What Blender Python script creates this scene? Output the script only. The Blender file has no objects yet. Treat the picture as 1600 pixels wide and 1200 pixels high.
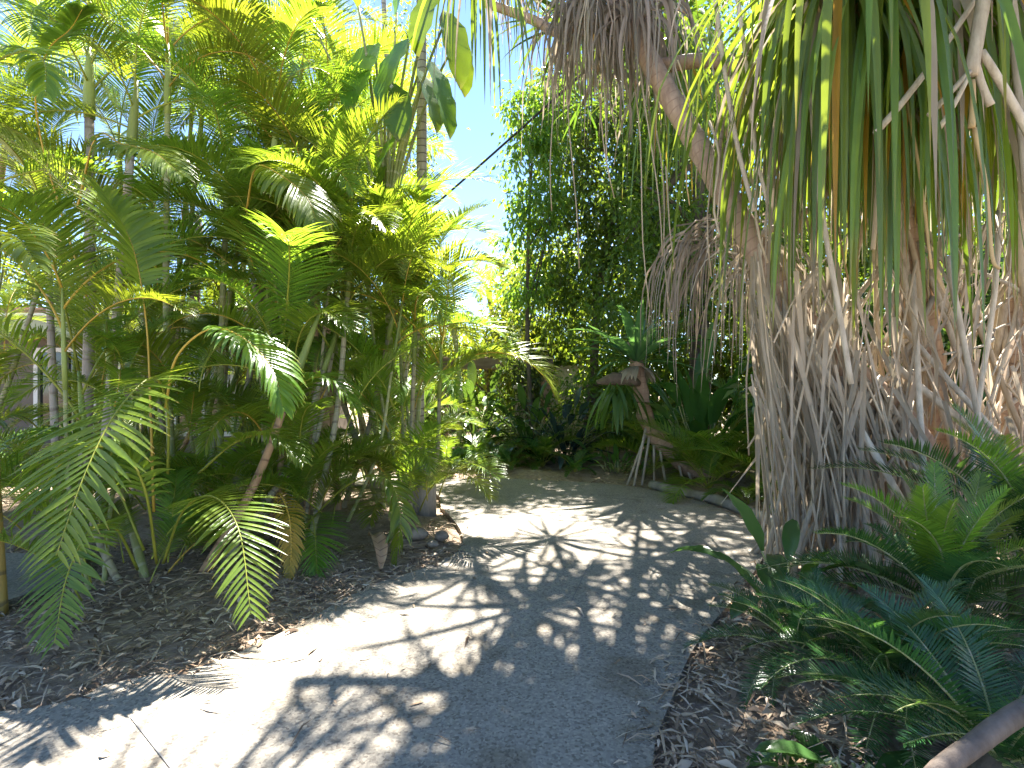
import bpy, math, random
import numpy as np
from mathutils import Vector as V, Matrix, Euler
from mathutils.geometry import tessellate_polygon
R = random.Random(11)
rad = math.radians
PI = math.pi
UP = V((0, 0, 1))
sc = bpy.context.scene
COL = sc.collection

# ------------------------------------------------------------------ camera measure helpers (turn a photo measure into metres)
CAMH, F = 1.5, 850.0
def P(x, y, d): return V(((x - 800) * d / F, d, CAMH - (y - 600) * d / F))
def G(x, y, z=0.0):
    d = (CAMH - z) * F / (y - 600)
    return V(((x - 800) * d / F, d, z))

# ------------------------------------------------------------------ materials
def nodes_of(name):
    m = bpy.data.materials.new(name); m.use_nodes = True
    nt = m.node_tree; nt.nodes.clear()
    return m, nt, nt.nodes, nt.links
def N(ns, t, **kw):
    n = ns.new(t)
    for k, v in kw.items(): setattr(n, k, v)
    return n
def ramp(ns, stops):
    r = ns.new('ShaderNodeValToRGB'); e = r.color_ramp.elements
    while len(e) < len(stops): e.new(0.5)
    for i, (p, c) in enumerate(stops):
        e[i].position = p; e[i].color = (*c, 1)
    return r
def math_node(ns, ln, op, a, b=None, c=None):
    n = ns.new('ShaderNodeMath'); n.operation = op
    for i, v in enumerate((a, b, c)):
        if v is None: continue
        if isinstance(v, (int, float)): n.inputs[i].default_value = v
        else: ln.new(v, n.inputs[i])
    return n.outputs[0]

def leaf_mat(name, col, trans, mix=.42, rough=.34, spec=.5, var=.3, hue=.02, tips=None):
    m, nt, ns, ln = nodes_of(name)
    out = N(ns, 'ShaderNodeOutputMaterial'); pb = N(ns, 'ShaderNodeBsdfPrincipled'); tr = N(ns, 'ShaderNodeBsdfTranslucent')
    mx = N(ns, 'ShaderNodeMixShader'); mx.inputs[0].default_value = mix
    geo = N(ns, 'ShaderNodeNewGeometry'); oi = N(ns, 'ShaderNodeObjectInfo')
    nz = N(ns, 'ShaderNodeTexNoise'); nz.inputs['Scale'].default_value = 5.0; nz.inputs['Detail'].default_value = 3
    tc = N(ns, 'ShaderNodeTexCoord'); ln.new(tc.outputs['Object'], nz.inputs['Vector'])
    a = math_node(ns, ln, 'MULTIPLY_ADD', geo.outputs['Random Per Island'], var, 1 - var * .75)
    b = math_node(ns, ln, 'MULTIPLY_ADD', oi.outputs['Random'], var * .8, 1 - var * .4)
    c = math_node(ns, ln, 'MULTIPLY_ADD', nz.outputs[0], .5, .75)
    v = math_node(ns, ln, 'MULTIPLY', math_node(ns, ln, 'MULTIPLY', a, b), c)
    h1 = math_node(ns, ln, 'MULTIPLY_ADD', oi.outputs['Random'], hue * 2, .5 - hue)
    h = math_node(ns, ln, 'MULTIPLY_ADD', geo.outputs['Random Per Island'], -hue, h1)
    outs = []
    for cc in (col, trans):
        src = N(ns, 'ShaderNodeRGB'); src.outputs[0].default_value = (*cc, 1)
        s = src.outputs[0]
        if tips:   # dry brown leaf ends, by the length attribute
            at = N(ns, 'ShaderNodeAttribute'); at.attribute_name = 'len'
            mm = N(ns, 'ShaderNodeMix', data_type='RGBA')
            mr = N(ns, 'ShaderNodeMapRange'); mr.inputs[1].default_value = .86; mr.inputs[2].default_value = 1.0
            ln.new(at.outputs['Fac'], mr.inputs[0]); ln.new(math_node(ns, ln, 'MULTIPLY', mr.outputs[0], geo.outputs['Random Per Island']), mm.inputs[0])
            ln.new(s, mm.inputs[6]); mm.inputs[7].default_value = (*tips, 1); s = mm.outputs[2]
        hs = N(ns, 'ShaderNodeHueSaturation'); ln.new(s, hs.inputs['Color']); ln.new(h, hs.inputs['Hue']); ln.new(v, hs.inputs['Value'])
        outs.append(hs.outputs[0])
    ln.new(outs[0], pb.inputs['Base Color']); ln.new(outs[1], tr.inputs['Color'])
    pb.inputs['Roughness'].default_value = rough; pb.inputs['Specular IOR Level'].default_value = spec
    bp = N(ns, 'ShaderNodeBump'); bp.inputs['Strength'].default_value = .25; bp.inputs['Distance'].default_value = .01
    n2 = N(ns, 'ShaderNodeTexNoise'); n2.inputs['Scale'].default_value = 30; ln.new(tc.outputs['Object'], n2.inputs['Vector'])
    ln.new(n2.outputs[0], bp.inputs['Height']); ln.new(bp.outputs[0], pb.inputs['Normal'])
    ln.new(pb.outputs[0], mx.inputs[1]); ln.new(tr.outputs[0], mx.inputs[2]); ln.new(mx.outputs[0], out.inputs[0])
    return m

def bark_mat(name, c1, c2, scale=9, rings=0, ringcol=(.1, .09, .07), rough=.8, streak=(1, 1, .25), patch=None, bump=.4):
    m, nt, ns, ln = nodes_of(name)
    out = N(ns, 'ShaderNodeOutputMaterial'); pb = N(ns, 'ShaderNodeBsdfPrincipled'); ln.new(pb.outputs[0], out.inputs[0])
    tc = N(ns, 'ShaderNodeTexCoord'); mp = N(ns, 'ShaderNodeMapping'); mp.inputs['Scale'].default_value = streak
    ln.new(tc.outputs['Object'], mp.inputs[0])
    nz = N(ns, 'ShaderNodeTexNoise'); nz.inputs['Scale'].default_value = scale; nz.inputs['Detail'].default_value = 6; nz.inputs['Roughness'].default_value = .65
    ln.new(mp.outputs[0], nz.inputs['Vector'])
    oi = N(ns, 'ShaderNodeObjectInfo'); geo = N(ns, 'ShaderNodeNewGeometry')
    r = ramp(ns, [(.32, c1), (.68, c2)]); ln.new(nz.outputs[0], r.inputs[0]); col = r.outputs[0]
    if patch:
        n3 = N(ns, 'ShaderNodeTexNoise'); n3.inputs['Scale'].default_value = 2.3; ln.new(tc.outputs['Object'], n3.inputs['Vector'])
        r3 = ramp(ns, [(.5, (0, 0, 0)), (.62, (1, 1, 1))]); ln.new(n3.outputs[0], r3.inputs[0])
        mm = N(ns, 'ShaderNodeMix', data_type='RGBA'); ln.new(r3.outputs[0], mm.inputs[0]); ln.new(col, mm.inputs[6]); mm.inputs[7].default_value = (*patch, 1); col = mm.outputs[2]
    if rings:
        at = N(ns, 'ShaderNodeAttribute'); at.attribute_name = 'len'
        n4 = N(ns, 'ShaderNodeTexNoise'); n4.inputs['Scale'].default_value = 3; ln.new(tc.outputs['Object'], n4.inputs['Vector'])
        fr = math_node(ns, ln, 'FRACT', math_node(ns, ln, 'MULTIPLY_ADD', at.outputs['Fac'], 1.0 / rings, n4.outputs[0]))
        rr = ramp(ns, [(0, (1, 1, 1)), (.1, (1, 1, 1)), (.2, (0, 0, 0)), (1, (0, 0, 0))]); ln.new(fr, rr.inputs[0])
        mm = N(ns, 'ShaderNodeMix', data_type='RGBA'); ln.new(rr.outputs[0], mm.inputs[0]); ln.new(col, mm.inputs[6]); mm.inputs[7].default_value = (*ringcol, 1); col = mm.outputs[2]
    hs = N(ns, 'ShaderNodeHueSaturation'); ln.new(col, hs.inputs['Color'])
    v = math_node(ns, ln, 'MULTIPLY', math_node(ns, ln, 'MULTIPLY_ADD', geo.outputs['Random Per Island'], .5, .75), math_node(ns, ln, 'MULTIPLY_ADD', oi.outputs['Random'], .4, .8))
    ln.new(v, hs.inputs['Value']); ln.new(hs.outputs[0], pb.inputs['Base Color'])
    pb.inputs['Roughness'].default_value = rough; pb.inputs['Specular IOR Level'].default_value = .3
    bp = N(ns, 'ShaderNodeBump'); bp.inputs['Strength'].default_value = bump; bp.inputs['Distance'].default_value = .02
    ln.new(nz.outputs[0], bp.inputs['Height']); ln.new(bp.outputs[0], pb.inputs['Normal'])
    return m

def plain_mat(name, c, rough=.6, var=.15, scale=6, spec=.4, metal=0):
    m, nt, ns, ln = nodes_of(name)
    out = N(ns, 'ShaderNodeOutputMaterial'); pb = N(ns, 'ShaderNodeBsdfPrincipled'); ln.new(pb.outputs[0], out.inputs[0])
    tc = N(ns, 'ShaderNodeTexCoord'); nz = N(ns, 'ShaderNodeTexNoise'); nz.inputs['Scale'].default_value = scale; nz.inputs['Detail'].default_value = 6
    ln.new(tc.outputs['Object'], nz.inputs['Vector'])
    r = ramp(ns, [(.3, tuple(x * (1 - var) for x in c)), (.7, tuple(min(1, x * (1 + var)) for x in c))])
    ln.new(nz.outputs[0], r.inputs[0]); ln.new(r.outputs[0], pb.inputs['Base Color'])
    pb.inputs['Roughness'].default_value = rough; pb.inputs['Specular IOR Level'].default_value = spec; pb.inputs['Metallic'].default_value = metal
    return m

M = {}
M['areca'] = leaf_mat('areca_leaf', (.12, .225, .028), (.37, .55, .032), .42, .30, .55, .35, .02, (.35, .24, .06))
M['areca_yellow'] = leaf_mat('areca_yellow_leaf', (.15, .24, .028), (.38, .52, .03), .45, .32, .5, .35, .02, (.4, .25, .08))
M['areca_gold'] = leaf_mat('areca_gold_leaf', (.35, .25, .03), (.55, .38, .04), .4, .4, .4, .4, .02, (.4, .22, .08))
M['areca_dark'] = leaf_mat('areca_shade_leaf', (.11, .22, .03), (.37, .56, .032), .36, .30, .55, .35, .02, (.3, .2, .06))
M['rachis'] = bark_mat('rachis_green', (.20, .24, .03), (.34, .33, .05), 6, rough=.4, bump=.1)
M['rachis_orange'] = bark_mat('rachis_orange', (.36, .24, .03), (.48, .32, .06), 6, rough=.4, bump=.1)
M['cane'] = bark_mat('palm_cane', (.24, .21, .12), (.42, .37, .24), 10, rings=.13, ringcol=(.2, .165, .11), rough=.55)
M['cane_green'] = bark_mat('palm_cane_green', (.20, .23, .07), (.35, .35, .15), 8, rings=.15, ringcol=(.38, .36, .22), rough=.5)
M['cane_red'] = bark_mat('palm_cane_reddish', (.28, .17, .09), (.42, .27, .16), 10, rings=.14, ringcol=(.2, .12, .07), rough=.6)
M['cane_gold'] = bark_mat('palm_cane_golden', (.30, .20, .05), (.42, .30, .10), 6, rings=.2, ringcol=(.18, .13, .06), rough=.5)
M['shaft'] = bark_mat('crownshaft', (.16, .22, .05), (.28, .32, .09), 5, rough=.45, bump=.1)
M['palm_trunk'] = bark_mat('ringed_palm_trunk', (.28, .25, .21), (.46, .42, .36), 12, rings=.11, ringcol=(.12, .10, .09), rough=.75)
M['pale_trunk'] = bark_mat('pale_palm_trunk', (.30, .25, .20), (.46, .40, .32), 14, rings=.17, ringcol=(.26, .21, .16), rough=.75)
M['pand_trunk'] = bark_mat('pandanus_bark', (.22, .145, .10), (.42, .30, .21), 16, rings=.09, ringcol=(.27, .18, .125), rough=.85, patch=(.34, .24, .16), bump=.6)
M['root'] = bark_mat('prop_root_bark', (.32, .27, .205), (.54, .475, .375), 22, rough=.75, streak=(1, 1, .3), bump=.4)
M['root_tan'] = bark_mat('prop_root_tan', (.34, .27, .185), (.52, .43, .31), 18, rough=.8, streak=(1, 1, .2), bump=.4)
M['root_dark'] = bark_mat('bare_root_bark', (.12, .09, .07), (.22, .17, .135), 20, rough=.7, bump=.3)
M['root_tip'] = bark_mat('root_tip', (.38, .26, .12), (.5, .38, .2), 18, rough=.7, bump=.2)
M['dead'] = leaf_mat('dead_pandanus_leaf', (.47, .41, .31), (.46, .38, .26), .4, .6, .25, .6, .015)
M['dead_grey'] = leaf_mat('dead_grey_leaf', (.40, .345, .27), (.38, .3, .21), .2, .65, .2, .5, .01)
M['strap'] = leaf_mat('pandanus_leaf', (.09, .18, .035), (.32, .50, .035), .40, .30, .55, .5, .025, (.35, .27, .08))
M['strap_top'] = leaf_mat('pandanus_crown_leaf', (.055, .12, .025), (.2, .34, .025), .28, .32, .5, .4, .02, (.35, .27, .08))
M['cycad'] = leaf_mat('cycad_leaf', (.045, .125, .038), (.14, .32, .045), .25, .24, .7, .4, .02)
M['cycad_light'] = leaf_mat('cycad_young_leaf', (.11, .23, .03), (.34, .56, .04), .4, .28, .6, .4, .02)
M['broad'] = leaf_mat('broad_dark_leaf', (.05, .12, .032), (.16, .34, .035), .28, .22, .65, .4, .02)
M['broad_mid'] = leaf_mat('broad_green_leaf', (.05, .115, .022), (.20, .36, .03), .4, .28, .55, .4, .025)
M['paddle'] = leaf_mat('paddle_leaf', (.065, .15, .024), (.28, .5, .025), .42, .3, .55, .3, .02, (.3, .2, .08))
M['blue'] = leaf_mat('bluish_leaf', (.045, .08, .08), (.09, .15, .1), .2, .25, .6, .4, .02)
M['nest'] = leaf_mat('nest_fern_leaf', (.06, .14, .06), (.18, .36, .07), .35, .25, .65, .35, .02)
M['fern'] = leaf_mat('fern_leaf', (.06, .145, .026), (.24, .44, .035), .38, .35, .45, .4, .025)
M['tree_dark'] = leaf_mat('fig_leaf', (.065, .145, .026), (.28, .50, .03), .36, .3, .55, .5, .025)
M['tree_bright'] = leaf_mat('bright_tree_leaf', (.10, .18, .025), (.36, .52, .035), .42, .35, .45, .45, .03)
M['tree_mid'] = leaf_mat('mid_tree_leaf', (.07, .145, .025), (.28, .45, .03), .4, .35, .45, .45, .03)
M['ivy'] = leaf_mat('climber_leaf', (.035, .085, .02), (.15, .28, .03), .36, .28, .55, .5, .025)
M['wood'] = bark_mat('tree_bark', (.07, .055, .04), (.17, .14, .105), 14, rough=.9, bump=.7)
M['beam'] = bark_mat('weathered_timber', (.16, .11, .08), (.30, .22, .17), 14, rough=.8, streak=(.15, 1, 1))
M['post'] = bark_mat('grey_post_timber', (.17, .16, .14), (.33, .31, .27), 16, rough=.85)
M['stone'] = plain_mat('pale_stone', (.26, .21, .16), .85, .4, 14)
M['kerb'] = plain_mat('edging_concrete', (.30, .27, .23), .85, .35, 8)
M['brick'] = plain_mat('pinkish_render', (.42, .33, .29), .8, .15, 10)
M['fascia'] = plain_mat('sage_paint', (.30, .34, .24), .55, .06, 4)
M['gutter'] = plain_mat('white_gutter', (.72, .72, .70), .4, .05, 4)
M['wall'] = plain_mat('brown_board_wall', (.13, .11, .09), .75, .2, 5)
M['wallgrey'] = plain_mat('grey_render', (.25, .22, .20), .75, .1, 5)
M['roof'] = plain_mat('terracotta_roof', (.20, .13, .1), .75, .25, 7)
M['frame'] = plain_mat('white_window_frame', (.6, .6, .6), .4, .05)
M['glass'] = plain_mat('dark_window_glass', (.015, .018, .022), .06, .1, 2, .6)
M['cable'] = plain_mat('cable_rubber', (.03, .03, .032), .6, .1)
M['palewall'] = plain_mat('pale_wall_render', (.62, .55, .48), .8, .08, 4)

def concrete():
    m, nt, ns, ln = nodes_of('exposed_aggregate_concrete')
    out = N(ns, 'ShaderNodeOutputMaterial'); pb = N(ns, 'ShaderNodeBsdfPrincipled'); ln.new(pb.outputs[0], out.inputs[0])
    tc = N(ns, 'ShaderNodeTexCoord')
    big = N(ns, 'ShaderNodeTexNoise'); big.inputs['Scale'].default_value = 1.1; big.inputs['Detail'].default_value = 7; big.inputs['Roughness'].default_value = .6
    vor = N(ns, 'ShaderNodeTexVoronoi'); vor.inputs['Scale'].default_value = 85
    fine = N(ns, 'ShaderNodeTexNoise'); fine.inputs['Scale'].default_value = 140; fine.inputs['Detail'].default_value = 2
    for n in (big, vor, fine): ln.new(tc.outputs['Object'], n.inputs['Vector'])
    r1 = ramp(ns, [(.3, (.238, .215, .18)), (.7, (.30, .272, .23))]); ln.new(big.outputs[0], r1.inputs[0])
    sep = N(ns, 'ShaderNodeSeparateColor'); ln.new(vor.outputs['Color'], sep.inputs[0])
    r2 = ramp(ns, [(0, (.55, .52, .5)), (.25, (.85, .83, .8)), (.75, (1.05, 1.04, 1.0)), (1, (1.3, 1.27, 1.2))]); ln.new(sep.outputs[0], r2.inputs[0])
    st = N(ns, 'ShaderNodeTexNoise'); st.inputs['Scale'].default_value = 2.7; st.inputs['Detail'].default_value = 8; st.inputs['Distortion'].default_value = .8; ln.new(tc.outputs['Object'], st.inputs['Vector'])
    r3 = ramp(ns, [(.34, (.72, .68, .62)), (.46, (1, 1, 1))]); ln.new(st.outputs[0], r3.inputs[0])
    m0 = N(ns, 'ShaderNodeMix', data_type='RGBA', blend_type='MULTIPLY'); m0.inputs[0].default_value = .8; ln.new(r1.outputs[0], m0.inputs[6]); ln.new(r3.outputs[0], m0.inputs[7]); r1 = m0
    mu = N(ns, 'ShaderNodeMix', data_type='RGBA', blend_type='MULTIPLY'); mu.inputs[0].default_value = 1
    ln.new(r1.outputs[2], mu.inputs[6]); ln.new(r2.outputs[0], mu.inputs[7])
    ln.new(mu.outputs[2], pb.inputs['Base Color']); pb.inputs['Roughness'].default_value = .8; pb.inputs['Specular IOR Level'].default_value = .25
    bp = N(ns, 'ShaderNodeBump'); bp.inputs['Strength'].default_value = .35; bp.inputs['Distance'].default_value = .006
    ln.new(fine.outputs[0], bp.inputs['Height']); ln.new(bp.outputs[0], pb.inputs['Normal'])
    return m
M['concrete'] = concrete()
def soil():
    m, nt, ns, ln = nodes_of('mulch_soil')
    out = N(ns, 'ShaderNodeOutputMaterial'); pb = N(ns, 'ShaderNodeBsdfPrincipled'); ln.new(pb.outputs[0], out.inputs[0])
    tc = N(ns, 'ShaderNodeTexCoord')
    a = N(ns, 'ShaderNodeTexNoise'); a.inputs['Scale'].default_value = 9; a.inputs['Detail'].default_value = 9; a.inputs['Roughness'].default_value = .75; a.inputs['Distortion'].default_value = 1.2
    ln.new(tc.outputs['Object'], a.inputs['Vector'])
    r = ramp(ns, [(.3, (.15, .11, .078)), (.5, (.33, .25, .18)), (.62, (.42, .33, .245)), (.75, (.5, .41, .31))]); ln.new(a.outputs[0], r.inputs[0])
    ln.new(r.outputs[0], pb.inputs['Base Color']); pb.inputs['Roughness'].default_value = .95; pb.inputs['Specular IOR Level'].default_value = .15
    bp = N(ns, 'ShaderNodeBump'); bp.inputs['Strength'].default_value = .9; bp.inputs['Distance'].default_value = .04
    ln.new(a.outputs[0], bp.inputs['Height']); ln.new(bp.outputs[0], pb.inputs['Normal'])
    return m
M['soil'] = soil()
def litter_mat():
    m, nt, ns, ln = nodes_of('leaf_litter')
    out = N(ns, 'ShaderNodeOutputMaterial'); pb = N(ns, 'ShaderNodeBsdfPrincipled'); ln.new(pb.outputs[0], out.inputs[0])
    geo = N(ns, 'ShaderNodeNewGeometry')
    r = ramp(ns, [(0, (.08, .055, .04)), (.25, (.26, .18, .115)), (.5, (.40, .295, .20)), (.7, (.48, .37, .26)), (.9, (.54, .44, .33)), (1, (.46, .28, .16))])
    ln.new(geo.outputs['Random Per Island'], r.inputs[0]); ln.new(r.outputs[0], pb.inputs['Base Color'])
    pb.inputs['Roughness'].default_value = .9; pb.inputs['Specular IOR Level'].default_value = .1
    return m
M['litter'] = litter_mat()

# ------------------------------------------------------------------ mesh builder
class MB:
    def __init__(s): s.v, s.f, s.m, s.l = [], [], [], []
    def tube(s, pts, radii, sides=8, mat=0, len0=0.0, cap=True, lump=0.0):
        pts = [V(p) for p in pts]; n = len(pts)
        base = len(s.v); L = len0; prev = None; a = None
        for i, p in enumerate(pts):
            t = (pts[min(i + 1, n - 1)] - pts[max(i - 1, 0)]).normalized()
            if a is None:
                a = t.cross(V((0, 1, .01)) if abs(t.z) > .9 else UP).normalized()
            a = (a - t * a.dot(t)).normalized(); b = t.cross(a)
            if prev is not None: L += (p - prev).length
            prev = p
            for k in range(sides):
                an = 2 * PI * k / sides; r = radii[i] * (1 + (R.uniform(-lump, lump) if lump else 0))
                s.v.append(p + a * (math.cos(an) * r) + b * (math.sin(an) * r)); s.l.append(L)
        for i in range(n - 1):
            for k in range(sides):
                k2 = (k + 1) % sides
                s.f.append((base + i * sides + k, base + i * sides + k2, base + (i + 1) * sides + k2, base + (i + 1) * sides + k)); s.m.append(mat)
        if cap:
            for ring, p in ((0, pts[0]), (n - 1, pts[-1])):
                c = len(s.v); s.v.append(p); s.l.append(s.l[base + ring * sides])
                for k in range(sides):
                    q = (base + ring * sides + k, base + ring * sides + (k + 1) % sides)
                    s.f.append((q[1], q[0], c) if ring == 0 else (q[0], q[1], c)); s.m.append(mat)
    def strip(s, pts, ws, nrm, mat=0, fold=0.0):
        n = len(pts); base = len(s.v); c = 3 if fold else 2
        for i, p in enumerate(pts):
            t = (pts[min(i + 1, n - 1)] - pts[max(i - 1, 0)])
            t = t.normalized() if t.length > 1e-9 else UP
            sd = t.cross(nrm)
            sd = sd.normalized() if sd.length > 1e-5 else t.orthogonal().normalized()
            up = sd.cross(t)
            w = ws[i] / 2
            s.v.append(p - sd * w + up * (w * fold)); s.l.append(i / (n - 1))
            if fold: s.v.append(V(p)); s.l.append(i / (n - 1))
            s.v.append(p + sd * w + up * (w * fold)); s.l.append(i / (n - 1))
        for i in range(n - 1):
            for k in range(c - 1):
                a = base + i * c + k
                s.f.append((a, a + 1, a + c + 1, a + c)); s.m.append(mat)
    def box(s, c, d, mat=0, rot=None):
        c = V(c); x, y, z = d[0] / 2, d[1] / 2, d[2] / 2; b = len(s.v)
        for q in ((-x, -y, -z), (x, -y, -z), (x, y, -z), (-x, y, -z), (-x, -y, z), (x, -y, z), (x, y, z), (-x, y, z)):
            q = V(q)
            if rot: q = rot @ q
            s.v.append(c + q); s.l.append(q.x)
        for f in ((3, 2, 1, 0), (4, 5, 6, 7), (0, 1, 5, 4), (1, 2, 6, 5), (2, 3, 7, 6), (3, 0, 4, 7)):
            s.f.append(tuple(b + i for i in f)); s.m.append(mat)
    def mesh(s, name, mats, smooth=True):
        me = bpy.data.meshes.new(name)
        me.from_pydata([tuple(p) for p in s.v], [], s.f)
        for mm in mats: me.materials.append(M[mm])
        me.polygons.foreach_set('material_index', s.m)
        me.polygons.foreach_set('use_smooth', [smooth] * len(s.f))
        at = me.attributes.new('len', 'FLOAT', 'POINT'); at.data.foreach_set('value', s.l)
        me.update()
        return me
    def obj(s, name, mats, parent=None, smooth=True):
        return link(name, s.mesh(name, mats, smooth), parent)

def link(name, me, parent=None, mat=None):
    o = bpy.data.objects.new(name, me); COL.objects.link(o)
    if parent: o.parent = parent
    if mat is not None: o.matrix_local = mat
    return o
def tag(o, label, cat, group=None, kind=None):
    o['label'] = label
    if cat: o['category'] = cat
    if group: o['group'] = group
    if kind: o['kind'] = kind
    return o
def thing(name, loc, label, cat, group=None):
    o = bpy.data.objects.new(name, None); COL.objects.link(o); o.location = loc
    o.empty_display_size = .2
    return tag(o, label, cat, group)
def place(loc, az=0.0, tilt=0.0, s=1.0, roll=0.0):
    return Matrix.Translation(loc) @ Matrix.Rotation(az, 4, 'Z') @ Matrix.Rotation(tilt, 4, 'Y') @ Matrix.Rotation(roll, 4, 'X') @ Matrix.Scale(s, 4)
def spline(pts, n):
    pts = [V(p) for p in pts]; q = [pts[0] * 2 - pts[1]] + pts + [pts[-1] * 2 - pts[-2]]; out = []
    for i in range(len(pts) - 1):
        a, b, c, d = q[i:i + 4]
        for k in range(n):
            t = k / n
            out.append(.5 * ((2 * b) + (c - a) * t + (2 * a - 5 * b + 4 * c - d) * t * t + (3 * b - a - 3 * c + d) * t ** 3))
    out.append(pts[-1]); return out
def lerp(a, b, t): return a + (b - a) * t

# ------------------------------------------------------------------ fronds (a rachis carrying two rows of leaflets)
def frond_mb(rach, norms, nl=42, lmax=.5, wmax=.03, start=.2, droop=.09, lift=.35, rr=.012, fold=.25, stiff=False, segs=4, rnd=R, a0=25, a1=62):
    mb = MB(); n = len(rach)
    mb.tube(rach, [lerp(rr, rr * .18, i / (n - 1)) for i in range(n)], 5, 1)
    def at(t):
        x = t * (n - 1); i = min(int(x), n - 2); f = x - i
        return rach[i].lerp(rach[i + 1], f), (rach[i + 1] - rach[i]).normalized(), norms[i].lerp(norms[i + 1], f).normalized()
    for k in range(nl):
        u = (k + .5) / nl; t = start + (1 - start) * u
        p, T, Nn = at(t); S = T.cross(Nn).normalized()
        prof = (.35 + .65 * min(1, u / .22)) * (1 - .72 * max(0, (u - .45) / .55) ** 1.7)
        for sg in (-1, 1):
            L = lmax * prof * rnd.uniform(.9, 1.08)
            ang = rad(lerp(a0, a1, u ** 1.2) + rnd.uniform(-5, 5))
            d = (S * (sg * math.cos(ang)) + T * math.sin(ang) + Nn * (lift * rnd.uniform(.7, 1.2))).normalized()
            q = p.copy(); pts = [q.copy()]; st = L / segs
            dr = droop * rnd.uniform(.6, 1.5)
            for j in range(segs):
                q = q + d * st; pts.append(q.copy())
                d = (d + V((0, 0, -1)) * dr * (1 + .6 * j)).normalized()
            W = wmax * (.6 + .4 * prof) * rnd.uniform(.85, 1.15)
            ws = [W * x for x in ((.45, 1, .9, .5, .04) if segs == 4 else (.5, 1, .96, .8, .5, .04))]
            mb.strip(pts, ws, Nn, 0, fold)
    return mb
def arch(L, p0, p1, n=12, wob=0.0, rnd=R):
    pts, nm = [V((0, 0, 0))], []; q = V((0, 0, 0)); side = rnd.uniform(-wob, wob)
    for i in range(n):
        t = i / (n - 1); ph = rad(lerp(p0, p1, t ** 1.25)); y = side * t
        T = V((math.sin(ph), y, math.cos(ph))).normalized()
        q = q + T * (L / n); pts.append(q.copy()); nm.append(V((-math.cos(ph), 0, math.sin(ph))))
    nm.append(nm[-1]); return pts, nm
FR = {}
def make_fronds(key, mats, specs, **kw):
    FR[key] = []
    for (L, p0, p1) in specs:
        pts, nm = arch(L, p0, p1, 12, .25)
        FR[key].append(frond_mb(pts, nm, **kw).mesh('frond', mats))
SP = [(1.9, 12, 70), (1.7, 18, 100), (1.9, 25, 120), (1.6, 35, 140), (2.0, 20, 90), (1.5, 40, 110)]
make_fronds('areca', ['areca', 'rachis'], SP, nl=60, lmax=.50, wmax=.021)
make_fronds('yellow', ['areca_yellow', 'rachis_orange'], SP[:5], nl=60, lmax=.50, wmax=.021)
make_fronds('gold', ['areca_gold', 'rachis_orange'], [(1.3, 50, 150), (1.2, 70, 160)], nl=32, lmax=.4, wmax=.03)
make_fronds('dark', ['areca_dark', 'rachis'], SP, nl=58, lmax=.5, wmax=.021)
make_fronds('deadfrond', ['dead', 'root_tan'], [(1.3, 120, 178), (1.1, 140, 178)], nl=26, lmax=.35, wmax=.025, droop=.5)
make_fronds('big', ['areca', 'rachis'], [(2.6, 10, 80), (2.6, 25, 120), (2.4, 35, 140)], nl=56, lmax=.72, wmax=.042, rr=.02)
make_fronds('cycad', ['cycad', 'cane_green'], [(1.05, 20, 75), (1.15, 45, 105), (1.1, 60, 125), (1.0, 35, 90)], nl=62, lmax=.17, wmax=.011, start=.1, droop=.02, lift=.45, rr=.009, fold=.3, a0=15, a1=55)
make_fronds('cycad_light', ['cycad_light', 'cane_green'], [(1.0, 8, 50), (1.05, 14, 80), (.95, 25, 95)], nl=58, lmax=.17, wmax=.012, start=.1, droop=.03, lift=.4, rr=.009, fold=.3, a0=20, a1=55)
make_fronds('fern', ['fern', 'rachis'], [(.9, 25, 110), (.8, 40, 130), (.95, 15, 95)], nl=30, lmax=.2, wmax=.028, droop=.08, rr=.006)
make_fronds('distant', ['areca_dark', 'rachis'], [(2.4, 20, 120), (2.4, 35, 150), (2.2, 60, 160)], nl=34, lmax=.7, wmax=.05, rr=.02, droop=.2)

def frond(parent, key, loc, az, tilt=0.0, s=1.0, i=None, name='frond'):
    me = FR[key][R.randrange(len(FR[key])) if i is None else i]
    return link(name, me, parent, place(loc, az, tilt, s, R.uniform(-.25, .25)))

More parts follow.
